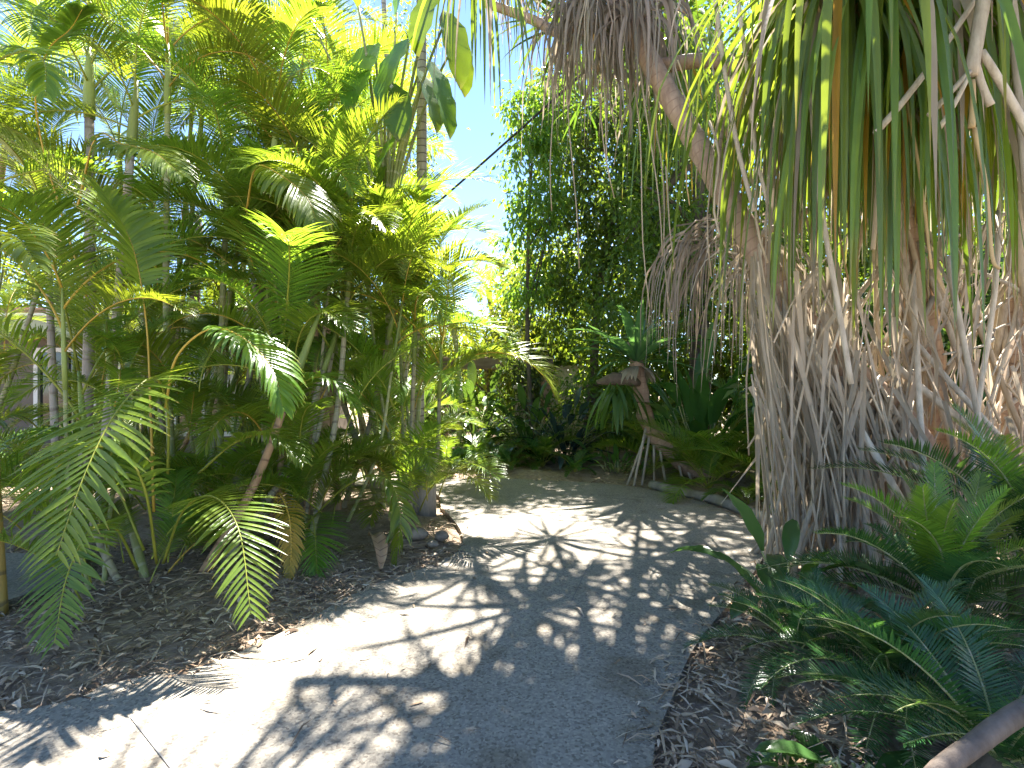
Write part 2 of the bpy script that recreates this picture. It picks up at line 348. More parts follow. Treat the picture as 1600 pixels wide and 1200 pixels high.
def areca(base, canes, label, group='areca palms along the left of the path', shoots=5, shoot_s=.8, key='areca', shootkey=None, cat='palm', mats=('cane', 'cane_green', 'cane_red'), slim=4, back=False):
    """canes: (dx, dy, height, radius, fronds, material or None, key or None) from the clump's base"""
    base = V(base); t = thing('areca_palm', base, label, cat, group)
    canes = [list(c) for c in canes]
    for c in canes: c[3] *= .8; c[4] = max(0, c[4] - 1)
    tall_ = max(c[2] for c in canes)
    for k in range(slim): canes.append([R.uniform(-.7, .5), R.uniform(0, .7), R.uniform(.7, 1.0) * min(tall_, 3.4) * R.uniform(.45, 1), R.uniform(.015, .022), R.choice((4, 5)), R.choice(('cane', 'cane_green', 'cane_green')), R.choice((None, 'yellow')), (R.uniform(-.4, .4), R.uniform(-.1, .5)), .72])
    for c in canes:
        dx, dy, h, r, nf = c[:5]; mt = (c[5] if len(c) > 5 and c[5] else R.choice(mats)); ky = c[6] if len(c) > 6 and c[6] else key
        b0 = V((R.uniform(-.22, .22), R.uniform(-.2, .2), -.05))
        if len(c) > 7 and c[7]: b0 = V((c[7][0], c[7][1], -.05))
        top = b0 + V((dx, dy, h)); mid = b0.lerp(top, .5) + V((dx * .12 + R.uniform(-.05, .05), dy * .1, -abs(dx) * .05))
        pts = spline([b0, mid, top], 8); n = len(pts)
        mb = MB(); mb.tube(pts, [r * lerp(1.2, .85, i / (n - 1)) for i in range(n)], 9)
        cane = mb.obj('cane', [mt], t)
        ax = (pts[-1] - pts[-2]).normalized()
        sh = MB(); sp = [top - ax * .02, top + ax * .2, top + ax * .5, top + ax * .75]; sh.tube(sp, [r * 1.02, r * 1.12, r * .8, r * .3], 8)
        sh.obj('crownshaft', ['shaft'], cane)
        a0 = R.uniform(0, 6.28)
        for k in range(nf):
            az = a0 + k * 2.4 + R.uniform(-.3, .3); u = k / max(1, nf - 1)
            loc = top + ax * lerp(.25, .72, 1 - u)
            frond(cane, ky, loc, az, rad(lerp(-12, 22, u) + R.uniform(-8, 8)), R.uniform(.75, 1.05) * (c[8] if len(c) > 8 else 1))
    for k in range(shoots * 2):
        a = R.uniform(1.2, 3.9) if back else R.uniform(0, 6.28); d = R.uniform(.05, .5); hi = R.random() < (.35 if back else .6)
        frond(t, shootkey or (key if R.random() < .75 else 'yellow'), V((d * math.cos(a), d * math.sin(a), R.uniform(.5, 1.7) if hi else R.uniform(0, .3))), a + R.uniform(-.5, .5), rad(R.uniform(-12, 14)), shoot_s * R.uniform(.7, 1.1))
    return t

# ------------------------------------------------------------------ strap leaf rosettes (pandanus)
def strap_pts(d, L, droop, n=9, kink=None):
    q = V((0, 0, 0)); out = [q.copy()]
    for i in range(n):
        q = q + d * (L / n); out.append(q.copy())
        k = droop * (.4 + 1.2 * i / n)
        if kink and abs(i / n - kink) < .08: k += .9
        d = (d + V((0, 0, -1)) * k).normalized()
    return out
def rosette_mesh(name, nl, L, W, mat, e0=80, e1=-20, droop=.2, fold=.35, kinks=.3, axis=UP, seed=1, dry=0.0):
    r = random.Random(seed); mb = MB(); rot = UP.rotation_difference(axis)
    for k in range(nl):
        u = k / nl; az = k * 2.39996 + r.uniform(-.2, .2); el = rad(lerp(e0, e1, u ** .8) + r.uniform(-8, 8))
        d = rot @ V((math.cos(az) * math.cos(el), math.sin(az) * math.cos(el), math.sin(el)))
        l = L * r.uniform(.75, 1.1) * (.75 + .25 * min(1, u * 3))
        pts = strap_pts(d, l, droop * r.uniform(.5, 1.4), 9, r.uniform(.45, .8) if r.random() < kinks else None)
        o = rot @ V((math.cos(az) * .05, math.sin(az) * .05, -.25 * u + .1))
        w = W * r.uniform(.8, 1.1); ws = [w * x for x in (.9, 1, 1, .97, .92, .84, .72, .55, .34, .03)]
        nn = V((-d.x * .3, -d.y * .3, 1)) if abs(d.z) < .9 else V((math.cos(az + PI), math.sin(az + PI), .2))
        hz = V((d.x, d.y, 0)).normalized() if V((d.x, d.y, 0)).length > .05 else V((1, 0, 0))
        # keep the leaf's side axis horizontal along its whole bend
        sd = V((-hz.y, hz.x, 0)); base = len(mb.v)
        if dry and r.random() < .4: ws = ws[:7] + [w * .5, w * .22, w * .02]
        tw = r.uniform(-.9, .9) if dry else r.uniform(-.5, .5); mi = 0 if r.random() >= dry else r.choice((1, 2, 2))
        for i, p in enumerate(pts):
            tt = (pts[min(i + 1, 9)] - pts[max(i - 1, 0)]).normalized(); up = sd.cross(tt)
            a = tw * i / 9; s2 = (sd * math.cos(a) + up * math.sin(a)); u2 = s2.cross(tt)
            q = p + o
            mb.v += [q - s2 * (ws[i] / 2) - u2 * (ws[i] / 2 * fold), q, q + s2 * (ws[i] / 2) - u2 * (ws[i] / 2 * fold)]; mb.l += [i / 9] * 3
        for i in range(9):
            for kk in (0, 1):
                a = base + i * 3 + kk; mb.f.append((a, a + 1, a + 4, a + 3)); mb.m.append(mi)
    return mb.mesh(name, [mat] + (['areca_gold', 'dead'] if dry else []))
def skirt_mesh(nl, L, W, mat, rad0=.12, seed=3, spread=.22):
    r = random.Random(seed); mb = MB()
    for k in range(nl):
        az = r.uniform(0, 6.28); l = L * r.uniform(.45, 1.15); rr = rad0 * r.uniform(.3, 1.2)
        q = V((math.cos(az) * rr, math.sin(az) * rr, r.uniform(-.3, .12))); d = V((math.cos(az) * r.uniform(.2, .9), math.sin(az) * r.uniform(.2, .9), r.uniform(-.6, .3))).normalized()
        pts = [q.copy()]; n = 7
        for i in range(n):
            q = q + d * (l / n); pts.append(q.copy())
            d = (d + V((r.uniform(-spread, spread), r.uniform(-spread, spread), -.85))).normalized()
        w = W * r.uniform(.35, 1.1); a = r.uniform(0, 6.28)
        mb.strip(pts, [w * x for x in (.9, 1, .9, .8, .65, .5, .35, .06)], V((math.cos(a), math.sin(a), .1)), 0, r.choice((.5, .9, 1.4)))
    return mb.mesh('dead_leaf_skirt', [mat])
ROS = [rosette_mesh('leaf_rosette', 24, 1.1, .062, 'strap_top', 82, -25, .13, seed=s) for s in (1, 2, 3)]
ROSD = [rosette_mesh('leaf_rosette', 48, 2.6, .060, 'strap', 5, -75, .6, seed=s, kinks=.35, dry=.2) for s in (5, 6, 7, 8)]
ROSM = [rosette_mesh('leaf_rosette', 34, 1.6, .065, 'strap', 70, -40, .28, seed=s, kinks=.5) for s in (15, 16)]
SKT = [skirt_mesh(70, 1.1, .05, 'dead', seed=s) for s in (1, 2, 3)]
SKL = [skirt_mesh(64, 1.9, .034, 'dead', .2, seed=s) for s in (4, 5)]
SKG = [skirt_mesh(60, 1.7, .032, 'dead_grey', .22, seed=s, spread=.12) for s in (6, 7)]

# ------------------------------------------------------------------ leafy crowns, vectorised
def leaves_mesh(name, lobes, nclump, per, leaf, mat, rng, hang=.35, clump_r=.3, aspect=.45, shell=.55):
    g = np.random.default_rng(rng); cs = []
    vol = np.array([l[3] * l[4] * l[5] for l in lobes]); vol = vol / vol.sum()
    for l, w in zip(lobes, vol):
        k = max(1, int(nclump * w)); d = g.normal(size=(k, 3)); d /= np.linalg.norm(d, axis=1)[:, None]
        r = (shell + (1 - shell) * g.random(k)) ** .8 * (1 + .12 * g.normal(size=k))
        cs.append(np.array(l[:3]) + d * r[:, None] * np.array(l[3:6]))
    c = np.concatenate(cs); nC = len(c)
    cr = clump_r * g.uniform(.5, 1.3, nC)
    n = nC * per; ci = np.repeat(np.arange(nC), per)
    off = g.normal(size=(n, 3)) * cr[ci][:, None] * np.array([.6, .6, .5])
    p = c[ci] + off
    d = off / (np.linalg.norm(off, axis=1)[:, None] + 1e-6) + g.normal(size=(n, 3)) * .5; d[:, 2] -= hang * 1.6
    d /= np.linalg.norm(d, axis=1)[:, None]
    up = g.normal(size=(n, 3)) * .55 + np.array([0, 0, 1.0]); sd = np.cross(d, up); sd /= np.linalg.norm(sd, axis=1)[:, None] + 1e-6
    nr = np.cross(sd, d); L = leaf * g.uniform(.6, 1.25, n); W = L * aspect * g.uniform(.8, 1.2, n)
    v = np.stack([p, p + d * (L * .45)[:, None] - sd * (W / 2)[:, None] + nr * (W * .18)[:, None], p + d * (L * .45)[:, None] + sd * (W / 2)[:, None] + nr * (W * .18)[:, None], p + d * L[:, None] - nr * (L * .12)[:, None]], 1).reshape(-1, 3)
    b = np.arange(n) * 4
    f = np.stack([b, b + 2, b + 3, b, b + 3, b + 1], 1).reshape(-1, 3)
    me = bpy.data.meshes.new(name); me.from_pydata(v, [], f); me.materials.append(M[mat]); me.update()
    return me, c
def tree(base, h, r, lobes, label, name='tree', nclump=260, per=26, leaf=.12, mat='tree_mid', seed=1, group=None, hang=.35, clump_r=.35, lean=(0, 0), bark='wood', limbs=9, cat='tree', aspect=.45, shell=.55):
    base = V(base); t = thing(name, base, label, cat, group)
    me, c = leaves_mesh('crown', lobes, nclump, per, leaf, mat, seed, hang, clump_r, aspect, shell)
    link('crown', me, t)
    rr = random.Random(seed); mb = MB()
    top = V((lean[0], lean[1], h)); tr = spline([V((0, 0, -.2)), V((lean[0] * .3 + rr.uniform(-.15, .15), lean[1] * .3, h * .45)), top], 6)
    mb.tube(tr, [lerp(r * 1.25, r * .4, i / (len(tr) - 1)) for i in range(len(tr))], 9, lump=.06)
    for k in range(limbs):
        a = V(c[rr.randrange(len(c))]); s = tr[rr.randrange(len(tr) // 2 - 1, len(tr))]
        if (a - s).length > h * .9: continue
        mid = s.lerp(a, .5) + V((rr.uniform(-.2, .2), rr.uniform(-.2, .2), .2 * rr.random()))
        pts = spline([s, mid, a], 4); mb.tube(pts, [lerp(r * .4, r * .06, i / (len(pts) - 1)) for i in range(len(pts))], 6)
    mb.obj('trunk', [bark], t)
    return t
def broad_leaf(mb, p, d, L, W, droop=.12, mat=0, fold=.3, n=8, shape=None):
    q = V(p); pts = [q.copy()]; d = V(d).normalized()
    hz = V((d.x, d.y, 0)); hz = hz.normalized() if hz.length > .05 else V((R.uniform(-1, 1), R.uniform(-1, 1), 0)).normalized()
    sd = V((-hz.y, hz.x, 0))
    for i in range(n):
        q = q + d * (L / n); pts.append(q.copy()); d = (d + V((0, 0, -droop * (.4 + i / n)))).normalized()
    shape = shape or [max(.03, math.sin(PI * min(1, (i / n) * .93 + .05)) ** .8) for i in range(n + 1)]
    base = len(mb.v)
    for i, p in enumerate(pts):
        tt = (pts[min(i + 1, n)] - pts[max(i - 1, 0)]).normalized(); up = sd.cross(tt) * -1; w = W * shape[i] / 2
        wv = W * .04 * math.sin(i * 2.1)
        mb.v += [p - sd * w + up * (w * fold + wv), p.copy(), p + sd * w + up * (w * fold - wv)]; mb.l += [i / n] * 3
    for i in range(n):
        for k in (0, 1):
            a = base + i * 3 + k; mb.f.append((a, a + 1, a + 4, a + 3)); mb.m.append(mat)
def leafy_plant(base, nl, L, W, stem, label, mat='broad', name='shrub', cat='shrub', group=None, e=(20, 75), droop=.15, stems=True, spread=.1):
    base = V(base); t = thing(name, base, label, cat, group); mb = MB(); st = MB()
    for k in range(nl):
        az = k * 2.4 + R.uniform(-.3, .3); el = rad(R.uniform(*e)); hgt = R.uniform(.05, stem)
        s = V((math.cos(az) * spread * R.random(), math.sin(az) * spread * R.random(), hgt * .3))
        d = V((math.cos(az) * math.cos(el), math.sin(az) * math.cos(el), math.sin(el)))
        tip = s + d * (hgt * .8) + V((0, 0, .1 * hgt))
        if stems: st.tube([s, s.lerp(tip, .5) + V((0, 0, .05)), tip], [.008, .007, .005], 5)
        broad_leaf(mb, tip, d + V((0, 0, -.2)), L * R.uniform(.6, 1.1), W * R.uniform(.7, 1.1), droop)
    mb.obj('foliage', [mat], t)
    if stems: st.obj('stems', ['cane_green'], t)['kind'] = 'stuff'
    return t
def ferny(base, key, n, s, label, name='fern', cat='fern', group=None, tilt=(-10, 25), trunk=0.0, tr=.06, mat='cane'):
    base = V(base); t = thing(name, base, label, cat, group)
    if trunk:
        mb = MB(); pts = spline([V((0, 0, -.05)), V((R.uniform(-.03, .03), 0, trunk * .5)), V((0, 0, trunk))], 4); mb.tube(pts, [tr * lerp(1.1, .9, i / (len(pts) - 1)) for i in range(len(pts))], 9, lump=.05); mb.obj('trunk', [mat], t)
    for k in range(n):
        u = k / max(1, n - 1)
        frond(t, key, V((0, 0, trunk + .02)), k * 2.4 + R.uniform(-.3, .3), rad(lerp(tilt[0], tilt[1], u) + R.uniform(-6, 6)), s * R.uniform(.8, 1.1))
    return t

# ================================================================== SETTING
def smooth_poly(pts, n=6): return spline(pts, n)
left_edge = [G(720, 832), G(690, 790), G(668, 766), V((-3, 8.35, 0)), V((-7, 8.9, 0))]
PATH_L = spline([V((-7, 1.9, 0)), V((-4.2, 2.35, 0)), G(0, 1112), G(190, 1064), G(330, 1036), G(480, 968), G(570, 918), G(700, 872), G(722, 834), G(690, 792), G(665, 768), V((-3, 8.3, 0)), V((-7, 8.9, 0))], 6)
PATH_R = spline([V((-7, 10.6, 0)), V((-3, 9.4, 0)), G(690, 747), G(800, 748), G(960, 757), G(1040, 770), G(1120, 792), G(1197, 836), G(1192, 872), G(1150, 930), G(1090, 1003), G(1050, 1090), G(1020, 1200), V((.50, 1.5, 0)), V((.75, .7, 0)), V((1.6, .1, 0)), V((3.2, -.2, 0)), V((6.5, -.3, 0))], 6)
POLY = PATH_L + PATH_R + [V((6.5, -9, 0)), V((-9, -9, 0)), V((-9, 1.9, 0))]  # unseen paving behind the camera, widened so its sunlit concrete bounces fill light
def slab(name, poly, z, thick, mat, label):
    mb = MB(); n = len(poly)
    for p in poly: mb.v.append(V((p.x, p.y, z))); mb.l.append(0)
    for p in poly: mb.v.append(V((p.x, p.y, z - thick))); mb.l.append(0)
    for t in tessellate_polygon([[V((p.x, p.y, 0)) for p in poly]]):
        a, b, c = t; nz = (poly[b] - poly[a]).cross(poly[c] - poly[a]).z
        mb.f.append((a, b, c) if nz > 0 else (a, c, b)); mb.m.append(0)
    for i in range(n):
        j = (i + 1) % n; mb.f.append((i, j, n + j, n + i)); mb.m.append(0)
    return tag(mb.obj(name, [mat], None, False), label, 'path', kind='structure')
slab('path', POLY, .0, .12, 'concrete', 'pale exposed aggregate concrete path curving left beyond the palms')
SIDE = [V((-14, 3.55, 0)), V((-3.45, 3.62, 0)), V((-3.3, 4.2, 0)), V((-3.7, 4.7, 0)), V((-14, 5.2, 0))]
slab('side_path', SIDE, .03, .12, 'concrete', 'grey paved strip glimpsed behind the left palm clump')
# joints sawn across the path
jm = MB()
def joint(a, b):
    a, b = V(a), V(b); t = (b - a).normalized(); s = V((-t.y, t.x, 0)) * .003
    k = len(jm.v)
    for p in (a - s, a + s, b + s, b - s): jm.v.append(V((p.x, p.y, .004))); jm.l.append(0)
    jm.f.append((k, k + 3, k + 2, k + 1)); jm.m.append(0)
joint(G(205, 1122), G(290, 1230)); joint(G(922, 878), G(893, 940)); joint(G(722, 850), G(1195, 850))
M['jointdark'] = plain_mat('joint_dark', (.16, .155, .15), .9)
jo = jm.obj('path_joint', ['jointdark'], None, False); tag(jo, 'dark control joints sawn across the concrete path', 'path', kind='structure')
# ground, one sheet to the horizon
pxy = np.array([(p.x, p.y) for p in POLY]); sxy = np.array([(p.x, p.y) for p in SIDE])
def inside(pts, poly):
    x, y = pts[:, 0], pts[:, 1]; r = np.zeros(len(pts), bool); n = len(poly); j = n - 1
    for i in range(n):
        xi, yi = poly[i]; xj, yj = poly[j]
        c = ((yi > y) != (yj > y)) & (x < (xj - xi) * (y - yi) / (yj - yi + 1e-12) + xi); r ^= c; j = i
    return r
def dist(pts, poly):
    d = np.full(len(pts), 1e9)
    for i in range(len(poly)):
        a, b = np.array(poly[i]), np.array(poly[(i + 1) % len(poly)]); ab = b - a
        t = np.clip(((pts - a) @ ab) / (ab @ ab + 1e-12), 0, 1); d = np.minimum(d, np.linalg.norm(pts - (a + t[:, None] * ab), axis=1))
    return d
gx = np.concatenate([[-400, -150, -60, -25], np.arange(-12, 12.01, .11), [25, 60, 150, 400]])
gy = np.concatenate([[-60, -20, -12], np.arange(-9.9, 14.01, .11), [18, 25, 40, 80, 200, 600]])
XX, YY = np.meshgrid(gx, gy); gp = np.stack([XX.ravel(), YY.ravel()], 1)
dd = dist(gp, pxy); ins = inside(gp, pxy); ds = dist(gp, sxy); ins2 = inside(gp, sxy)
g_ = np.random.default_rng(4)
hz = .035 * np.sin(gp[:, 0] * 2.1 + 1) * np.sin(gp[:, 1] * 1.7) + .02 * np.sin(gp[:, 0] * 5.3) * np.sin(gp[:, 1] * 4.7 + 2) + g_.normal(size=len(gp)) * .008
rise = np.clip((dd - .05) / .5, 0, 1); rise2 = np.clip(ds / .4, 0, 1)
zz = np.where(ins | ins2, -.06, -.05 + (rise * rise2) * (.085 + hz))
far = (np.abs(gp[:, 0]) > 13) | (gp[:, 1] > 15) | (gp[:, 1] < -11); zz = np.where(far & ~ins, 0.0, zz)
def gz(x, y):
    i = np.argmin((gp[:, 0] - x) ** 2 + (gp[:, 1] - y) ** 2); return float(zz[i])
nx, ny = len(gx), len(gy)
me = bpy.data.meshes.new('ground'); idx = np.arange(nx * ny).reshape(ny, nx)
fs = np.stack([idx[:-1, :-1], idx[:-1, 1:], idx[1:, 1:], idx[1:, :-1]], -1).reshape(-1, 4)
me.from_pydata(np.column_stack([gp, zz]), [], fs); me.materials.append(M['soil'])
me.polygons.foreach_set('use_smooth', [True] * len(fs)); me.update()
tag(link('ground', me), 'dark brown mulched garden soil either side of the path', 'ground', kind='structure')
# leaf litter
lit = MB(); cnt = 0
zones = [(-4.6, -.2, 2.2, 5.0, 11000), (-1.5, 3, 5, 10, 2200), (.3, 3.0, 1.4, 4.2, 9000), (1.8, 5, 4, 7.5, 1800)]
for (x0, x1, y0, y1, n) in zones:
    pts = np.column_stack([np.random.default_rng(n).uniform(x0, x1, n), np.random.default_rng(n + 1).uniform(y0, y1, n)])
    ii = inside(pts, pxy); di = dist(pts, pxy); i2 = inside(pts, sxy)
    for (x, y), a, b, c2 in zip(pts, ii, di, i2):
        if a and not (b < .16 and R.random() < .4 * (1 - b / .16)) and R.random() > .012: continue
        if c2 and R.random() > .1: continue
        z = .006 if a else (max(gz(x, y), -.03) + .012 + R.random() * .02)
        L = R.choice((.025, .03, .04, .05, .07, .08, .12, .22)) * R.uniform(.7, 1.3) * (.7 if a else 1); W = L * R.uniform(.15, .5) if L < .085 else R.uniform(.005, .016)
        an = R.uniform(0, 6.28); d = V((math.cos(an), math.sin(an), R.uniform(-.15, .25)))
        p = V((x, y, z)); q = p + d * L * .5 + V((0, 0, R.uniform(-.005, .015))); e = q + V((d.x, d.y, -d.z - .15)).normalized() * L * .5
        e.z = max(e.z, z)
        lit.strip([p, q, e], [W * .3, W, W * .15], V((R.uniform(-.4, .4), R.uniform(-.4, .4), 1)), 0, R.choice((0.0, .5, -.4)))
tag(lit.obj('leaf_litter', ['litter']), 'dry brown leaf litter and bark chips covering the garden beds', 'leaf litter', kind='stuff')

# ================================================================== LEFT SIDE: areca palms
def hero(parent, pts, key_mats, lmax=.42, wmax=.04, nl=44, droop=.06, lift=.25, start=.22, tilt=(0, 0, 0), upv=None, rr=.011, a0=25, a1=60):
    """one frond along a given rachis, coordinates in the parent's frame"""
    pts = spline(pts, 6); nm = []
    for i, p in enumerate(pts):
        T = (pts[min(i + 1, len(pts) - 1)] - pts[max(i - 1, 0)]).normalized()
        u = V(upv) if upv else UP
        n = u - T * u.dot(T); nm.append(n.normalized() if n.length > 1e-3 else V((0, -1, 0)))
    mb = frond_mb(pts, nm, nl=nl, lmax=lmax, wmax=wmax, start=start, droop=droop, lift=lift, rr=rr, segs=5, fold=.2, a0=a0, a1=a1)
    return mb.obj('frond', key_mats, parent)
AG = ['areca', 'rachis']; AY = ['areca_yellow', 'rachis_orange']; AD = ['areca_dark', 'rachis']

# front clump
b = G(225, 932); c1 = areca(b, [
    (.55, .45, 1.5, .042, 1, 'cane_red', None, (.18, .3)), (.45, 1.3, 1.7, .034, 4, 'cane', None, (.2, .5)), (-.95, .9, 1.7, .035, 5, 'cane_green', None, (-.1, .2)),
    (-.6, 1.9, 2.3, .036, 6, 'cane', 'yellow', (-.35, 1.1)), (-.6, .4, 1.0, .03, 4, 'cane', 'dark', (-.2, .1))],
    'big areca clump nearest the camera, arching glossy fronds over its pale stem bases', shoots=7, shoot_s=.6, slim=1, back=True)
L = lambda x, y, d: P(x, y, d) - b
hero(c1, [L(262, 740, 4.0), L(262, 640, 3.85), L(240, 590, 3.5), L(185, 640, 3.1), L(135, 735, 2.8), L(88, 868, 2.55)], AG, .50, .029, 36, .03, .1, .3, upv=(-.15, -.3, 1), a0=28, a1=48)
hero(c1, [L(255, 880, 4.0), L(285, 800, 3.8), L(330, 775, 3.5), L(372, 825, 3.15), L(392, 960, 2.85)], AG, .36, .021, 42, .03, .08, .25, upv=(.25, -.4, 1), a0=30, a1=52)
hero(c1, [L(215, 890, 3.9), L(180, 825, 3.6), L(140, 830, 3.3), L(105, 900, 3.0), L(85, 1005, 2.75)], AG, .32, .021, 40, .03, .08, .25, upv=(-.2, -.4, 1), a0=30, a1=52)
hero(c1, [L(258, 640, 4.0), L(275, 560, 3.9), L(325, 515, 3.8), L(375, 525, 3.65), L(425, 575, 3.55), L(442, 640, 3.5)], ['areca', 'rachis_orange'], .32, .03, 40, .12, .25, .42, upv=(.4, -.3, .8))
hero(c1, [L(240, 800, 3.9), L(235, 640, 3.9), L(228, 500, 3.9), L(205, 380, 3.95), L(160, 300, 4.0)], ['areca', 'rachis_orange'], .45, .034, 34, .07, .3, .6)
hero(c1, [L(310, 740, 4.2), L(370, 690, 4.1), L(430, 680, 4.0), L(470, 720, 3.9)], AG, .3, .03, 36, .1, .25, .2)
hero(c1, [L(225, 860, 4.1), L(160, 720, 4.1), L(80, 680, 4.0), L(10, 740, 3.9)], AD, .38, .034, 40, .1, .25, .2)
hero(c1, [L(245, 880, 3.8), L(225, 760, 3.5), L(180, 700, 3.4), L(100, 720, 3.4), L(40, 810, 3.4)], AD, .38, .034, 40, .1, .25, .2)
# near trunk at the left border with fronds above
b = V((-3.355, 3.55, 0)); t0 = areca(b, [(-.05, 0, 2.3, .06, 0, 'cane_gold', None, (0, 0)), (-.9, .8, 3.0, .05, 5, 'cane', 'areca', (-.4, .4))], 'areca palm with a thick golden trunk at the left edge of the view', shoots=3, key='dark', slim=1, back=True)
L = lambda x, y, d: P(x, y, d) - b
hero(t0, [L(-60, 500, 3.5), L(-50, 400, 3.4), L(-10, 365, 3.3), L(30, 375, 3.2), L(62, 420, 3.1)], AG, .28, .03, 34, .1, .25, .2, upv=(.2, -.5, .8))
hero(t0, [L(-60, 200, 4.0), L(-20, 110, 3.9), L(35, 80, 3.8), L(68, 95, 3.7), L(72, 150, 3.65)], AG, .3, .03, 34, .1, .2, .3, upv=(.2, -.5, .8))
for (x, y, ln) in ((40, 500, 1.1), (75, 460, 1.0), (20, 560, .9)):
    pass
# second clump
b = G(455, 842); c2 = areca(b, [
    (-.3, .4, 2.2, .034, 7, 'cane_green'), (.15, .7, 2.5, .036, 8, 'cane'), (-.2, .9, 3.0, .036, 8, None, 'yellow'), (.4, .4, 1.9, .03, 6, 'cane', 'areca'), (-.8, .7, 2.8, .034, 7, 'cane'), (.2, -.1, 1.3, .035, 5, 'cane_red', 'areca')],
    'areca clump with a reddish cane and a yellowing frond by the mulch', shoots=13, shoot_s=.7)
L = lambda x, y, d: P(x, y, d) - b
hero(c2, [L(430, 800, 5.1), L(435, 770, 4.6), L(450, 800, 4.3), L(455, 850, 4.2), L(452, 908, 4.15)], ['areca_gold', 'rachis_orange'], .16, .022, 30, .1, .2, .3, upv=(.1, -.6, .7))['label'] = 'yellow dying frond hanging to the mulch'
hero(c2, [L(440, 800, 5.2), L(420, 690, 4.9), L(460, 610, 4.7), L(510, 590, 4.5), L(560, 640, 4.4)], AG, .36, .032, 38, .1, .25, .3)
hero(c2, [L(470, 830, 5.2), L(540, 760, 4.9), L(600, 745, 4.7), L(625, 800, 4.6), L(618, 880, 4.55)], AG, .28, .028, 36, .12, .25, .3)
# third clump by the post
b = G(628, 806); c3 = areca(b, [
    (.5, .2, 2.1, .036, 7, 'cane', 'yellow', (-.75, .2)), (-.2, .2, 2.3, .042, 6, 'cane_red', 'areca', (-.75, .1)), (.0, .2, 1.8, .034, 6, 'cane', 'yellow', (.1, 0)),
    (-.9, .8, 2.8, .036, 8, 'cane_green', 'areca', (-.3, .3)), (.1, .5, 1.9, .034, 6, 'cane_green', 'areca', (0, .2)), (-1.5, 1.0, 4.0, .036, 8, 'cane', 'areca', (-.2, .2)), (.2, .1, 1.4, .032, 6, 'cane', 'yellow', (.2, .1))],
    'areca clump beside the grey post with bronze yellow arching tops', shoots=11, shoot_s=.8)
for cl, n_, zr in ((c2, 11, .5), (c3, 9, .5)):
    for k in range(n_):
        frond(cl, R.choice(('areca', 'areca', 'areca', 'yellow')), V((R.uniform(-.7, .5), R.uniform(-.3, .1), R.uniform(.05, zr))), -PI / 2 + R.uniform(-1.1, .9), rad(R.uniform(5, 30)), R.uniform(.45, .75))
# tall pale trunks at far left and more clumps behind
spots = [
    ((-4.35, 5.5), [(.0, .1, 4.3, .062, 9, 'pale_trunk', 'areca', (0, 0)), (.34, .0, 3.9, .055, 8, 'pale_trunk', 'areca', (.12, .05)), (-.3, .2, 3.0, .045, 7, 'pale_trunk', 'areca', (-.3, .1))], 'pair of tall pale trunked palms rising in front of the house', 6),
    ((-3.3, 5.7), [(.0, .1, 3.4, .04, 8, 'cane_green'), (.5, .2, 4.0, .04, 9, 'cane', 'yellow'), (-.2, .2, 4.4, .04, 9, 'cane_green', 'yellow'), (.3, .5, 2.6, .035, 7), (-.6, .3, 2.2, .035, 7)], 'areca clump with slender green canes between the pale trunks and the red cane', 10),
    ((-2.9, 7.2), [(.0, .1, 3.9, .04, 8, 'cane_green'), (.4, .3, 4.8, .04, 9, 'cane', 'yellow'), (-.5, .2, 3.0, .036, 8), (.6, 0, 2.3, .036, 7), (-.2, .6, 5.4, .04, 9, None, 'yellow'), (-.9, .3, 4.4, .04, 8)], 'areca clump at the back below the glowing yellow green tops', 11),
    ((-4.9, 7.4), [(.0, .1, 3.6, .04, 8), (.5, .3, 5.0, .04, 9, None, 'yellow'), (-.5, .2, 4.4, .036, 8), (.2, .6, 5.6, .04, 8), (.7, .2, 2.6, .036, 7)], 'areca clump in front of the house eave and window', 10),
    ((-1.95, 8.1), [(-.3, .1, 3.0, .04, 8, 'cane', 'areca'), (.1, .2, 2.2, .036, 7, 'cane_green', 'areca'), (-.5, .4, 3.9, .04, 8, 'cane', 'areca'), (-.9, .3, 4.9, .04, 8, 'cane', 'areca')], 'areca clump behind the grey post beside the tall ringed palm', 11),
    ((-6.6, 6.4), [(.0, .1, 3.6, .04, 8), (.5, .3, 4.6, .05, 9), (-.5, .2, 4.2, .036, 8), (.9, .3, 2.6, .036, 8)], 'areca clump at the far left under the silvery fronds', 9),
    ((-3.9, 9.0), [(.0, .1, 4.8, .04, 8), (.6, .3, 5.8, .05, 9), (-.6, .2, 3.6, .036, 8), (.9, .2, 3.8, .036, 8), (-.9, .2, 6.2, .04, 9, None, 'yellow'), (1.3, .4, 5.2, .04, 9)], 'tallest areca clump at the very back with wide crowns', 10),
]
for (x, y), canes, lab, sh in spots:
    canes = [c[:4] + (c[4] - 1,) + c[5:] for c in canes]
    areca((x, y, 0), canes, lab, shoots=sh)
